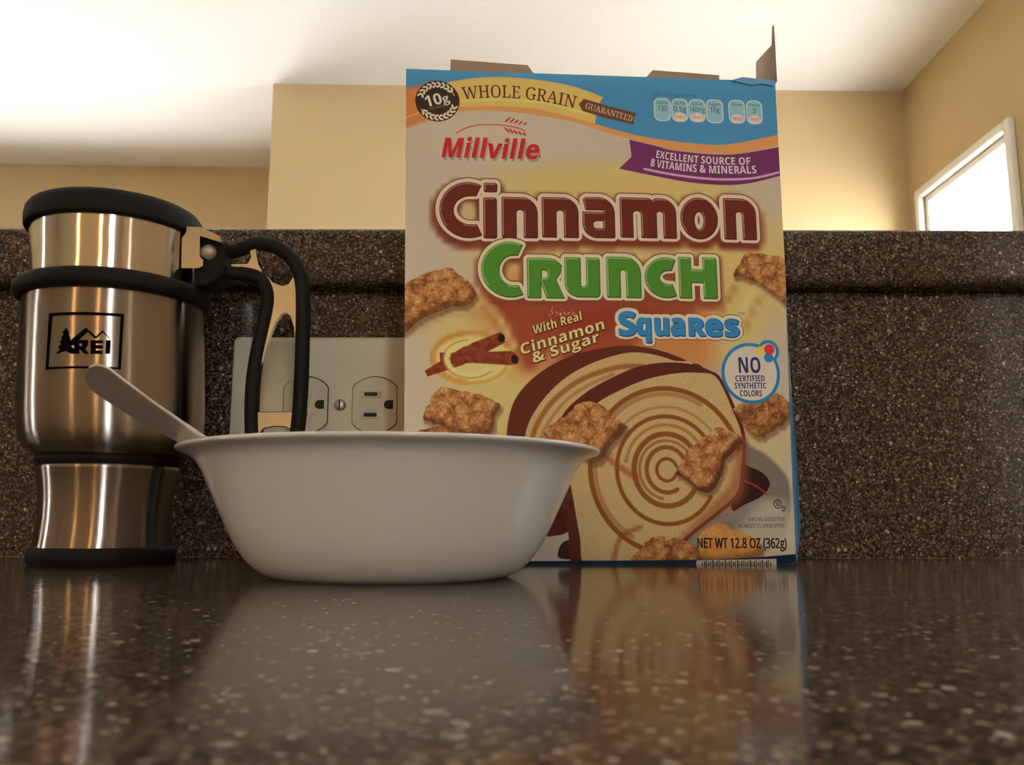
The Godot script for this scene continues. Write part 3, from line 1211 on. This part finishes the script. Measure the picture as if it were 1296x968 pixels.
func big_c(x0: float, y0: float, x1: float, y1: float, ix: float, iy0: float, iy1: float) -> Array:
	var w = x1 - x0
	var h = y1 - y0
	var a = 0.70 * w
	var p = [ring_pts(x0 + a, (y0 + y1) / 2, a, h / 2, 0, 360, 64)]
	var a2 = 0.62 * (x1 - ix)
	var mouth = pts([ix + a2, iy0, x1 - 0.12 * w, iy0, x1 + 0.04 * w, y0 - 4, x1 + w, y0 - 4, x1 + w, y1 + 4, x1 + 0.05 * w, y1 + 4, x1 - 0.10 * w, iy1, ix + a2, iy1])
	var hollow = sided(Geometry2D.merge_polygons(ring_pts(ix + a2, (iy0 + iy1) / 2, a2, (iy1 - iy0) / 2, 0, 360, 48), mouth))
	p = cut(p, hollow[0])
	return p

func little_n(b: Array, slit: Array) -> Array:                       # block with a round shoulder and one or two slits
	var h = b[3] - b[1]
	var p = [rr(b[0], b[1], b[2], b[3], 10, h * 0.36, 8, 8)]
	for k in slit.size() / 4:
		p = cut(p, rr(slit[4 * k], slit[4 * k + 1], slit[4 * k + 2], b[3] + 60, 60, 60, 1, 1))
	return p

func title(im: Image, polys: Array, fill: Color, dark: Color, light: Color, rim: Color, wide: float) -> void:
	ink(im, grow(polys, wide + 5.0), pc(95, 60, 45))
	ink(im, grow(polys, wide), rim)
	ink(im, grow(moved(polys, Vector2(2, 4)), 1.5), dark)
	ink(im, polys, fill)
	ink(im, glints(grow(polys, -6.0), 2.6), light)

func cereal_print() -> Image:
	var W := 2000
	var H := 2600
	# --- soft grounds, drawn at a quarter of the size
	var q := 0.25
	var low = Image.create(W / 4, H / 4, false, Image.FORMAT_RGBA8)
	low.fill(pc(172, 162, 147))
	var cream = pc(182, 163, 104)
	for c in [[[1070, 642], 700, 130, 0.75, 5], [[1185, 1028], 850, 520, 0.8, 5], [[1616, 1273], 330, 330, 0.7, 5], [[395, 1507], 260, 300, 0.85, 5], [[615, 1790], 220, 300, 0.8, 5], [[1834, 1976], 160, 170, 0.5, 4]]:
		wash(low, moved([ring_pts(c[0][0], c[0][1], c[1], c[2])], Vector2.ZERO, q), Color(cream, c[3]), c[4])
	wash(low, moved([smooth_path([356, 1225, 768, 1123, 1183, 1092, 1560, 1104, 1595, 1282, 1607, 1484, 1498, 1611, 1006, 1558, 718, 1625, 576, 1668, 517, 1505, 396, 1341], true)], Vector2.ZERO, q), Color(pc(172, 110, 66), 0.9), 5)
	wash(low, moved([smooth_path([417, 1236, 765, 1271, 1178, 1262, 1511, 1267, 1381, 1405, 1091, 1431, 761, 1500, 629, 1626, 518, 1422], true)], Vector2.ZERO, q), Color(pc(128, 54, 36), 0.85), 4)
	wash(low, moved([smooth_path([723, 1313, 1013, 1265, 1302, 1280, 1257, 1407, 1045, 1619, 759, 1624, 844, 1457], true)], Vector2.ZERO, q), Color(pc(125, 48, 32), 0.75), 4)
	# --- lettering outlines
	var name_one = []
	var C1 = [176, 627, 392, 928, 247, 700, 358, 858]
	name_one.append_array(big_c(C1[0], C1[1], C1[2], C1[3], C1[4], C1[5], C1[7]))
	var I1 = [404, 709, 472, 928, 407, 629, 475, 676]
	name_one.append(rr(I1[0], I1[1], I1[2], I1[3], 9, 9, 9, 9))
	name_one.append(rr(I1[4], I1[5], I1[6], I1[7], 9, 9, 9, 9))
	for b in [[[500, 704, 685, 923], [574, 769, 615, 926]], [[710, 700, 900, 917], [784, 767, 825, 921]], [[1679, 679, 1852, 904], [1742, 750, 1779, 905]]]:
		name_one.append_array(little_n(b[0], b[1]))
	var A1 = [924, 694, 1092, 914, 899, 762, 1036, 775, 977, 821, 1033, 864]
	var letter = [rr(A1[0], A1[1], A1[2], A1[3], 30, 80, 10, 75)]
	letter = cut(letter, rr(A1[4], A1[5], A1[6], A1[7], 1, 5, 5, 1))
	letter = cut(letter, rr(A1[8], A1[9], A1[10], A1[11], 22, 4, 4, 22))
	letter = cut(letter, pts([A1[0] - 20, A1[1] + 4, A1[0] + 2, A1[1] + 4, A1[0] + 16, A1[5], A1[0] - 20, A1[5]]))
	name_one.append_array(letter)
	var M1 = [1123, 691, 1420, 908, 1189, 760, 1234, 911, 1315, 757, 1352, 908]
	letter = [rr(M1[0], M1[1], M1[2], M1[3], 10, 75, 8, 8)]
	for k in 2:
		letter = cut(letter, rr(M1[4 + 4 * k], M1[5], M1[6 + 4 * k], M1[3] + 60, 24, 24, 1, 1))
	letter = cut(letter, pts([M1[0] + 150, M1[1] - 6, M1[0] + 172, M1[1] + 12, M1[0] + 200, M1[1] - 6]))
	name_one.append_array(letter)
	var O1 = [1446, 681, 1644, 907, 1518, 756, 1570, 857]
	letter = [ring_pts((O1[0] + O1[2]) / 2.0, (O1[1] + O1[3]) / 2.0, (O1[2] - O1[0]) / 2.0, (O1[3] - O1[1]) / 2.0, 0, 360, 56)]
	name_one.append_array(cut(letter, ring_pts((O1[4] + O1[6]) / 2.0, (O1[5] + O1[7]) / 2.0, (O1[6] - O1[4]) / 2.0, (O1[7] - O1[5]) / 2.0, 0, 360, 32)))
	var name_two = []
	var C2 = [392, 949, 605, 1242, 482, 1019, 561, 1182]
	name_two.append_array(big_c(C2[0], C2[1], C2[2], C2[3], C2[4], C2[5], C2[7]))
	var R2 = [628, 1033, 815, 1244, 702, 1095, 734, 1141]
	letter = [rr(R2[0], R2[1], R2[2] + 6, R2[3], 10, 80, 1, 8)]
	letter = cut(letter, rr(R2[4], R2[5], R2[6], R2[7], 3, 22, 22, 3))
	letter = cut(letter, pts([699, 1162, 734, 1259, 697, 1259]))
	letter = cut(letter, pts([860, 1061, 806, 1071, 803, 1105, 777, 1144, 825, 1257, 856, 1256]))
	name_two.append_array(letter)
	var U2 = [823, 1026, 1005, 1236, 905, 992, 936, 1180]
	letter = [rr(U2[0], U2[1], U2[2], U2[3], 8, 8, 22, 76)]
	name_two.append_array(cut(letter, rr(U2[4], U2[5] - 30, U2[6], U2[7], 1, 1, 17, 17)))
	name_two.append_array(little_n([1043, 1018, 1221, 1235], [1113, 1085, 1144, 1237]))
	var C3 = [1244, 1016, 1406, 1231, 1321, 1084, 1390, 1160]
	name_two.append_array(big_c(C3[0], C3[1], C3[2], C3[3], C3[4], C3[5], C3[7]))
	var H2 = [1425, 1011, 1626, 1231, 1489, 1076, 1554, 1147]
	letter = [rr(H2[0], H2[1], H2[2], H2[3], 8, 8, 8, 8)]
	letter = cut(letter, rr(H2[4], H2[1] - 40, H2[6], H2[5], 1, 1, 3, 3))
	name_two.append_array(cut(letter, rr(H2[4], H2[7], H2[6], H2[3] + 40, 3, 3, 1, 1)))
	wash(low, moved(grow(moved(name_one, Vector2(-6, 26)), 40.0), Vector2.ZERO, q), Color(pc(105, 46, 32), 0.95), 3)
	wash(low, moved(grow(moved(name_two, Vector2(0, 20)), 34.0), Vector2.ZERO, q), Color(pc(122, 58, 36), 0.9), 3)
	var glow_c = [325, 784]
	wash(low, moved([ring_pts(glow_c[0], glow_c[1], 44, 50)], Vector2.ZERO, q), Color(pc(172, 155, 115), 0.9), 3)
	wash(low, moved([smooth_path([193, 318, 445, 265, 739, 300, 1034, 357, 1160, 419, 778, 497, 359, 510], true)], Vector2.ZERO, q), Color(pc(176, 166, 152), 0.5), 4)
	# milky folds behind the squares
	for s in [[[295, 1239, 457, 1319, 557, 1504], 34, Color(pc(196, 176, 122), 0.8)], [[339, 1267, 518, 1347, 606, 1503], 16, Color(pc(140, 84, 45), 0.6)], [[1726, 1165, 1644, 1294, 1611, 1400], 26, Color(pc(140, 95, 50), 0.55)], [[1809, 1184, 1752, 1313, 1693, 1420], 40, Color(pc(192, 176, 124), 0.8)], [[1871, 1204, 1803, 1312, 1764, 1418], 18, Color(pc(150, 108, 60), 0.5)], [[52, 1431, 193, 1345, 355, 1342], 44, Color(pc(160, 140, 95), 0.6)]]:
		wash(low, moved(strokes(s[0], s[1]), Vector2.ZERO, q), s[2], 3)
	low.resize(W, H, Image.INTERPOLATE_CUBIC)
	var im = low
	# --- the blue head of the panel with its gold sweep
	var tan_line = smooth_path([-36, 338, 133, 267, 323, 229, 512, 226, 706, 243, 896, 277, 1035, 319, 1191, 363, 1335, 396, 1433, 418, 1724, 431, 2020, 370])
	var head = tan_line.duplicate()
	head.append_array(pts([2138, -203, -143, -116]))
	ink(im, sided([head]), pc(188, 136, 86))
	var blue_line = smooth_path([-36, 281, 131, 227, 285, 208, 512, 197, 707, 208, 897, 252, 1002, 280, 1142, 318, 1288, 349, 1529, 374, 1726, 373, 2032, 302])
	head = blue_line.duplicate()
	head.append_array(pts([2138, -203, -143, -116]))
	ink(im, sided([head]), pc(64, 126, 172))
	wash(im, [pts([-38, -120, 2116, -202, 2102, 65, 1042, 48, -37, 42])], Color(pc(80, 148, 200), 0.35), 5)
	var ribbon = smooth_path([-37, 157, 55, 114, 237, 65, 370, 39, 514, 29, 709, 39, 900, 71, 1053, 126])
	ribbon.append_array(pts([1017, 184, 1004, 280]))
	ribbon.append_array(smooth_path([1002, 280, 897, 252, 707, 208, 512, 197, 285, 208, 131, 227, -36, 281]))
	ink(im, sided([ribbon]), pc(200, 166, 96))
	wash(im, [pts([-37, 126, 130, 71, 143, 275, -36, 352])], Color(pc(180, 112, 64), 0.95), 4)
	wash(im, strokes([193, 181, 370, 166, 530, 160, 741, 171, 974, 230], 14), Color(pc(222, 192, 122), 0.7), 2)
	wash(im, strokes([-23, 290, 68, 247, 151, 226], 8), Color(pc(220, 170, 110), 0.6), 1)
	ink(im, words("WHOLE GRAIN", "Droid Serif", [302, 166, 593, 149, 898, 197], 71), pc(72, 36, 30))
	ink(im, sided([pts([919, 171, 948, 139, 1081, 177, 1229, 212, 1212, 240, 1213, 279, 1058, 245, 937, 208])]), pc(98, 60, 42))
	ink(im, words("GUARANTEED", "Droid Serif", [949, 193, 1080, 228, 1203, 262], 34), pc(214, 196, 168))
	# round badge with two ears of grain
	var bd = [166, 178, 283, 174]
	var br = float(bd[2] - bd[0])
	ink(im, [ring_pts(bd[0], bd[1], br, br * 0.99, 0, 360, 64)], pc(54, 38, 32))
	for side in [[200.0, 318.0, 1.0], [20.0, 138.0, 1.0]]:
		for k in 9:
			for e in [-1, 1]:
				var a = deg_to_rad(lerpf(side[0], side[1], k / 8.0))
				var at = Vector2(bd[0], bd[1]) + Vector2(cos(a), sin(a)) * br * (0.80 + 0.075 * e)
				var lean = a + PI / 2 + e * 0.55 + (PI if side[0] < 90.0 else 0.0)
				var leaf = Transform2D(lean, at) * ring_pts(0, 0, br * 0.125, br * 0.052, 0, 360, 12)
				ink(im, sided([leaf]), pc(196, 180, 160))
	ink(im, strokes([227, 113, 244, 125, 254, 143], 4), pc(196, 180, 160))
	ink(im, strokes([80, 224, 93, 242, 110, 259], 4), pc(196, 180, 160))
	ink(im, words("10", "Droid Sans Bold", [105, 215, 197, 189], 62), pc(206, 194, 178))
	ink(im, words("g", "Droid Sans Bold", [197, 191, 235, 177], 46), pc(206, 194, 178))
	ink(im, words("PER SERVING", "Droid Sans", [122, 232, 231, 204], 15), pc(128, 112, 100))
	# red script name with its ear of grain
	var brand = words("Mi", "Droid Sans Bold", [177, 492, 335, 491], 108, 0.2)
	brand.append_array(words("llville", "Droid Sans Bold", [335, 491, 698, 489], 105, 0.2))
	wash(im, moved(brand, Vector2(8, 16)), Color(pc(120, 112, 104), 0.6), 2)
	ink(im, grow(brand, 1.5), pc(172, 40, 42))
	ink(im, strokes([264, 355, 319, 325, 381, 307, 453, 303, 520, 305, 591, 318, 629, 334], 5), pc(172, 44, 46))
	for k in 5:
		for e in [-1.0, 1.0]:
			var a = pts([528, 307, 633, 330])
			var at = a[0].lerp(a[1], k / 4.6 - (0.05 if e > 0 else 0.0)) + Vector2(10, 21 * e - (14 if e < 0 else -4))
			ink(im, sided([Transform2D(-0.75 if e < 0 else 0.8, at) * ring_pts(0, 0, 22 - 2.4 * k, 5, 0, 360, 14)]), pc(172, 44, 46))
	var reg = [694, 473]
	ink(im, [ring_pts(reg[0] + 8, reg[1] + 2, 8, 8)], pc(120, 100, 96))
	# purple banner
	var banner = smooth_path([1186, 365, 1335, 398, 1433, 420, 1724, 433, 2029, 374])
	banner.append_array(smooth_path([2020, 537, 1859, 584, 1716, 605, 1520, 598, 1330, 569, 1125, 531]))
	banner.append_array(pts([1195, 462]))
	ink(im, sided([banner]), pc(98, 44, 92))
	wash(im, strokes([1263, 529, 1411, 555, 1581, 572, 1718, 573, 1860, 560, 1991, 525], 13), Color(pc(186, 158, 180), 0.9), 1)
	var claim = words("EXCELLENT SOURCE OF", "Droid Sans Bold", [1323, 462, 1563, 487, 1844, 486], 42)
	claim.append_array(words("8 VITAMINS & MINERALS", "Droid Sans Bold", [1293, 510, 1561, 539, 1874, 533], 43))
	ink(im, claim, pc(206, 188, 196))
	# nutrition tabs
	ink(im, words("Each 3/4 cup serving", "Droid Sans", [1323, 108, 1560, 109], 21), pc(44, 84, 130))
	var tabs = [["Calories", "130", ""], ["Sat Fat", "0.5g", "3%DV"], ["Sodium", "140mg", "6%DV"], ["Sugars", "10g", ""], ["Calcium", "", "10%DV"], ["Vitamin", "D", "10%DV"]]
	var tx = [826.8, 848.6, 870.6, 892.6, 921.2, 943.6]
	var tab_at = [[1325, 119, 1417, 253], [1420, 119, 1512, 254], [1515, 119, 1606, 253], [1610, 118, 1705, 255], [1733, 116, 1825, 253], [1831, 115, 1920, 254]]
	for k in 6:
		var b = tab_at[k]
		ink(im, [rr(b[0], b[1], b[2], b[3], 34, 34, 34, 34)], pc(176, 200, 204))
		ink(im, [rr(b[0] + 6, b[1] + 6, b[2] - 6, b[3] - 6, 30, 30, 30, 30)], pc(122, 166, 184))
		ink(im, words(tabs[k][0], "Droid Sans", [b[0] + 14, b[1] + 34, b[2] - 14, b[1] + 36], 17), pc(52, 84, 108))
		if tabs[k][1] != "":
			var half = 9.0 * tabs[k][1].length()
			var mid = (b[0] + b[2]) / 2.0
			ink(im, words(tabs[k][1], "Droid Sans", [mid - half, b[1] + 74, mid + half, b[1] + 75], 30), pc(52, 70, 84))
		if tabs[k][2] != "":
			ink(im, [ring_pts((b[0] + b[2]) / 2.0, b[3] - 28, 34, 25)], pc(200, 200, 194))
			ink(im, words(tabs[k][2], "Droid Sans Bold", [b[0] + 20, b[3] - 20, b[2] - 18, b[3] - 18], 19), pc(196, 112, 92))
	# --- pictures: cereal squares, bread, sticks, saucer
	var crumb = grain(700, 520, 0.017, pc(84, 44, 22), pc(154, 104, 62), pc(206, 162, 110), 0.95, 11)
	var crumb_dark = grain(700, 520, 0.018, pc(70, 36, 20), pc(136, 92, 54), pc(190, 144, 94), 0.9, 23)
	var loaf = grain(1300, 1150, 0.13, pc(150, 124, 84), pc(172, 149, 106), pc(190, 169, 126), 0.22, 31)
	# saucer and cup at the bottom
	wash(im, [smooth_path([1710, 1978, 1770, 2006, 1843, 2045, 1910, 2106, 1967, 2186, 1967, 2338, 1889, 2498, 1662, 2586, 1340, 2588, 1384, 2478, 1550, 2362, 1695, 2301], true)], Color(pc(104, 98, 94), 0.95), 4)
	wash(im, [smooth_path([1777, 2300, 1961, 2298, 1989, 2537, 1785, 2562, 1666, 2500], true)], Color(pc(168, 160, 146), 0.8), 6)
	wash(im, [smooth_path([1428, 2383, 1675, 2301, 1734, 2348, 1569, 2413, 1483, 2540, 1341, 2565], true)], Color(pc(122, 116, 112), 0.7), 4)
	ink(im, sided([smooth_path([1684, 2100, 1773, 2117, 1822, 2139, 1857, 2179, 1855, 2215, 1812, 2260, 1724, 2301, 1654, 2321], true)]), pc(46, 24, 22))
	wash(im, strokes([1721, 2180, 1781, 2204, 1841, 2247], 9), Color(pc(150, 50, 40), 0.85), 1)
	ink(im, sided([pts([891, 2149, 795, 2309, 706, 2452, 632, 2608, 980, 2606])]), pc(160, 150, 136))
	ink(im, sided([smooth_path([846, 2198, 747, 2369, 706, 2452, 745, 2459, 809, 2443, 858, 2388], true)]), pc(74, 24, 22))
	ink(im, sided([smooth_path([768, 2529, 792, 2490, 832, 2478, 863, 2505, 870, 2568, 775, 2568], true)]), pc(50, 34, 30))
	# rear slice
	var rear = sided([smooth_path([520, 2034, 519, 1913, 563, 1770, 677, 1646, 842, 1552, 1027, 1503, 1172, 1492, 1316, 1515, 1458, 1570, 1538, 1652, 1396, 2144, 748, 2310, 550, 2193], true)])
	ink(im, rear, pc(84, 38, 28))
	var rear_in = sided([smooth_path([604, 2033, 621, 1912, 692, 1789, 807, 1672, 943, 1592, 1109, 1535, 1233, 1529, 1376, 1564, 1497, 1632, 1356, 2144, 748, 2270, 630, 2152], true)])
	paste(im, loaf, rear_in, Vector2i(120, 40))
	for s in [[[624, 2052, 666, 1911, 756, 1780, 901, 1671, 1086, 1606, 1218, 1599], 26, 0.8], [[655, 2112, 706, 1931, 805, 1795, 929, 1703, 1065, 1643], 16, 0.5]]:
		wash(im, strokes(s[0], s[1]), Color(pc(128, 78, 38), s[2]), 3)
	# front slice
	var front = sided([smooth_path([753, 1990, 804, 1848, 920, 1739, 1059, 1659, 1197, 1600, 1337, 1577, 1474, 1583, 1568, 1614, 1629, 1655, 1697, 1806, 1737, 1916, 1742, 1998, 1732, 2120, 1710, 2249, 1612, 2333, 1466, 2442, 1321, 2561, 1140, 2605, 853, 2607, 817, 2431, 773, 2250], true)])
	ink(im, front, pc(78, 34, 26))
	var front_in = sided([smooth_path([816, 2050, 867, 1908, 971, 1797, 1104, 1721, 1241, 1665, 1382, 1634, 1506, 1628, 1604, 1651, 1680, 1815, 1720, 1929, 1725, 2010, 1711, 2132, 1686, 2241, 1592, 2326, 1451, 2430, 1301, 2549, 1140, 2605, 909, 2606, 876, 2458, 848, 2285], true)])
	paste(im, loaf, front_in, Vector2i(0, 0))
	wash(im, sided([smooth_path([1698, 1978, 1751, 1977, 1726, 2261, 1550, 2382, 1383, 2502, 1343, 2502, 1553, 2302, 1660, 2181], true)]), Color(pc(128, 70, 42), 0.6), 5)
	var sc = [1328, 2128, 1368, 2128, 1326, 2168]
	var ux = float(sc[2] - sc[0]) / 10.0
	var uy = float(sc[5] - sc[1]) / 10.0
	for s in [[13, 14, 20, 340, 3.4, 0.95], [26, 28.5, 60, 350, 4.4, 0.9], [35, 37, 100, 330, 3.0, 0.6], [42, 45.5, 10, 345, 5.4, 0.9], [53, 57, 190, 330, 3.4, 0.45], [64, 68, 30, 325, 4.2, 0.95], [76, 80, 215, 330, 3.0, 0.35], [98, 104, 95, 345, 5.0, 0.95], [92, 97, 120, 300, 5.0, 0.4]]:
		var path = ring_pts(sc[0], sc[1], s[0] * ux, s[1] * uy, s[2], s[3], 60)
		var shape = []
		for p in lines(path, s[4] * 4.9):
			for g in front_in:
				shape.append_array(Geometry2D.intersect_polygons(p, g))
		wash(im, sided(shape), Color(pc(116, 68, 28), s[5]), 2)
	wash(im, strokes([986, 2040, 1073, 2107, 1172, 2170], 30), Color(pc(136, 66, 40), 0.6), 4)
	wash(im, strokes([1044, 2606, 1063, 2504, 1104, 2449, 1185, 2416], 22), Color(pc(124, 60, 30), 0.65), 4)
	# cinnamon sticks in a cream swirl
	var sw = [346, 1565]
	wash(im, [ring_pts(sw[0], sw[1], 200, 140)], Color(pc(196, 176, 116), 0.9), 5)
	wash(im, lines(ring_pts(sw[0], sw[1], 205, 130, 100, 330), 26), Color(pc(172, 118, 56), 0.8), 4)
	wash(im, lines(ring_pts(sw[0] - 10, sw[1] + 10, 190, 120, -20, 170), 16), Color(pc(180, 138, 72), 0.8), 3)
	var stick = grain(600, 200, 0.03, pc(74, 26, 20), pc(118, 52, 34), pc(140, 72, 48), 0.3, 41)
	paste(im, stick, sided([pts([101, 1635, 117, 1664, 294, 1603, 511, 1484, 509, 1447, 489, 1429, 314, 1500])]))
	paste(im, stick, sided([pts([177, 1540, 181, 1597, 354, 1592, 536, 1601, 577, 1594, 583, 1565, 565, 1543, 541, 1527, 354, 1537])]), Vector2i(0, 60))
	for e in [[493, 1462, 511, 1484], [559, 1570, 577, 1592]]:
		ink(im, [ring_pts(e[0], e[1], e[2] - e[0], e[3] - e[1])], pc(34, 16, 14))
	wash(im, lines(ring_pts(sw[0] - 14, sw[1] + 6, 118, 84, 40, 265), 30), Color(pc(206, 184, 124), 0.95), 3)
	wash(im, lines(ring_pts(sw[0] - 14, sw[1] + 6, 136, 98, 40, 265), 8), Color(pc(160, 112, 56), 0.6), 2)
	# cereal squares
	cereal(im, crumb, [-18, 1208, 116, 1127, 218, 1098, 275, 1122, 332, 1175, 364, 1241, 315, 1293, 246, 1298, 132, 1346, 60, 1389, -17, 1436], Vector2i(10, 10), 0.5)
	cereal(im, crumb, [1711, 1101, 1756, 1040, 1797, 979, 1916, 986, 2036, 1042, 2029, 1256, 1916, 1190, 1828, 1128, 1749, 1113], Vector2i(200, 100), 0.5)
	cereal(im, crumb_dark, [38, 1968, 103, 1933, 229, 1917, 392, 1939, 412, 2055, 34, 2060], Vector2i(30, 200), 0.4)
	cereal(im, crumb, [93, 1871, 129, 1797, 165, 1726, 220, 1721, 313, 1742, 420, 1765, 480, 1804, 457, 1873, 436, 1950, 352, 1960, 185, 1918, 133, 1898], Vector2i(120, 30), 0.6)
	cereal(im, crumb, [701, 1935, 767, 1889, 831, 1844, 882, 1790, 984, 1797, 1059, 1857, 1131, 1918, 1081, 1970, 1031, 2023, 985, 2088, 892, 2069, 773, 2014], Vector2i(40, 90), 0.6)
	cereal(im, crumb, [1376, 2136, 1407, 2083, 1441, 2034, 1543, 1948, 1622, 1914, 1727, 1970, 1681, 2023, 1622, 2105, 1585, 2206, 1510, 2243, 1420, 2175], Vector2i(220, 20), 0.8)
	cereal(im, crumb_dark, [1680, 1815, 1743, 1785, 1824, 1751, 1916, 1729, 2005, 1791, 2006, 1839, 1941, 1893, 1869, 1931, 1820, 1960, 1758, 1924, 1723, 1859], Vector2i(100, 10), 0.5)
	cereal(im, crumb, [1140, 2589, 1182, 2523, 1223, 2479, 1276, 2459, 1396, 2478, 1479, 2528, 1461, 2587], Vector2i(320, 200), 0.4)
	cereal(im, grain(420, 260, 0.012, pc(150, 100, 52), pc(176, 124, 68), pc(196, 146, 86), 0.3, 51), [1477, 2465, 1557, 2396, 1602, 2399, 1681, 2432, 1749, 2463, 1808, 2507, 1769, 2554, 1622, 2571, 1493, 2572, 1479, 2521], Vector2i(0, 0), 0.35)
	# --- titles
	title(im, name_one, pc(90, 38, 30), pc(52, 22, 18), pc(196, 150, 136), pc(186, 172, 156), 21.0)
	title(im, name_two, pc(68, 122, 44), pc(30, 66, 34), pc(176, 200, 146), pc(186, 178, 156), 19.0)
	var sq = words("S", "Droid Sans Bold", [1095, 1434, 1196, 1432], 118)
	sq.append_array(words("q", "Droid Sans Bold", [1190, 1432, 1277, 1431], 112))
	sq.append_array(words("ua", "Droid Sans Bold", [1281, 1431, 1453, 1429], 112))
	sq.append_array(words("R", "Droid Sans Bold", [1457, 1429, 1553, 1429], 88))
	sq.append_array(words("es", "Droid Sans Bold", [1549, 1430, 1739, 1429], 112))
	sq = grow(sq, 5.0)
	ink(im, grow(sq, 22.0), pc(110, 74, 56))
	ink(im, grow(sq, 18.0), pc(192, 180, 164))
	ink(im, grow(moved(sq, Vector2(3, 5)), 1.0), pc(18, 60, 110))
	ink(im, sq, pc(44, 116, 172))
	ink(im, words("TM", "Droid Sans", [1733, 1318, 1771, 1317], 16), pc(110, 84, 56))
	for w in [["With Real", [658, 1440, 914, 1358], 44, "Droid Sans Bold"], ["Cinnamon", [589, 1549, 1034, 1403], 54, "Droid Sans Bold"], ["& Sugar", [650, 1591, 1001, 1471], 52, "Droid Sans Bold"]]:
		var t = words(w[0], w[3], w[1], w[2], 0.16)
		ink(im, moved(grow(t, 4.0), Vector2(1, 3)), pc(70, 32, 20))
		ink(im, t, pc(208, 178, 96))
		wash(im, moved(grow(t, -1.5), Vector2(-1, -3)), Color(pc(216, 202, 158), 0.7))
	var r = RandomNumberGenerator.new()
	r.seed = 4
	for k in 40:
		var s = [805, 1324]
		ink(im, [ring_pts(s[0] + r.randfn(0, 50), s[1] + r.randfn(0, 12), 3, 3, 0, 360, 6)], pc(188, 150, 128))
	# round badge
	var no_at = [1788, 1626, 1945, 1623, 1888, 1508, 1949, 1507]
	var nr = float(no_at[2] - no_at[0])
	var badge = Geometry2D.merge_polygons(ring_pts(no_at[0], no_at[1], nr, nr * 1.02, 0, 360, 64), ring_pts(no_at[4], no_at[5], 58, 60, 0, 360, 32))
	badge = sided(badge)
	ink(im, badge, pc(34, 112, 166))
	ink(im, grow(badge, -17.0), pc(184, 176, 166))
	for d in [[[1844, 1505], 23, pc(204, 180, 62)], [[1887, 1542], 25, pc(34, 112, 166)], [[1892, 1498], 28, pc(190, 50, 62)]]:
		ink(im, [ring_pts(d[0][0], d[0][1], d[1], d[1])], d[2])
	for w in [["NO", [1717, 1625, 1845, 1623], 82, "Droid Sans Bold"], ["CERTIFIED", [1703, 1670, 1861, 1667], 31, "Droid Sans Bold"], ["SYNTHETIC", [1697, 1708, 1868, 1705], 31, "Droid Sans Bold"], ["COLORS", [1722, 1747, 1843, 1746], 31, "Droid Sans Bold"]]:
		ink(im, words(w[0], w[3], w[1], w[2]), pc(36, 42, 92))
	# small print
	var uo = [1898, 2298, 1928, 2335]
	ink(im, sided(lines(ring_pts(uo[0], uo[1], 20, 21, 0, 359, 30), 5)), pc(44, 38, 36))
	ink(im, words("U", "Droid Sans Bold", [uo[0] - 11, uo[1] + 11, uo[0] + 12, uo[1] + 11], 24), pc(44, 38, 36))
	ink(im, words("D", "Droid Sans Bold", [uo[2] - 10, uo[3], uo[2] + 14, uo[3]], 28), pc(44, 38, 36))
	ink(im, words("SERVING SUGGESTION", "Droid Sans", [1738, 2385, 1934, 2383], 20), pc(66, 58, 54))
	ink(im, words("ENLARGED TO SHOW DETAIL", "Droid Sans", [1682, 2418, 1932, 2416], 20), pc(66, 58, 54))
	ink(im, grow(words("NET WT 12.8 OZ (362g)", "Droid Sans", [1469, 2517, 1937, 2518], 48), 1.6), pc(40, 28, 22))
	# the foot of the panel turns under in blue
	ink(im, sided([pts([-118, 2585, 1220, 2580, 1542, 2576, 1785, 2564, 2111, 2540, 2103, 2694, -117, 2704])]), pc(18, 34, 54))
	ink(im, sided([pts([1469, 2579, 1882, 2572, 1884, 2601, 1468, 2605])]), pc(160, 152, 140))
	for k in 34:
		var b = [1497, 2596, 1848, 2590]
		var x = lerpf(b[0], b[2], k / 33.0)
		ink(im, [rr(x, b[1] - 6 - 5 * (k % 3), x + 5 + 2 * (k % 2), b[1] + 12, 1, 1, 1, 1)], pc(42, 36, 34))
	var edge = [2001, 1180, 2011, 2015, 1998, 2557]
	ink(im, sided([pts([edge[0] - 4, edge[1], 2000, edge[1], 2000, 2600, 1988, 2560, 1990, edge[3]])]), pc(70, 100, 140))
	im.resize(W / 2, H / 2, Image.INTERPOLATE_BILINEAR)
	im.convert(Image.FORMAT_RGB8)
	return im
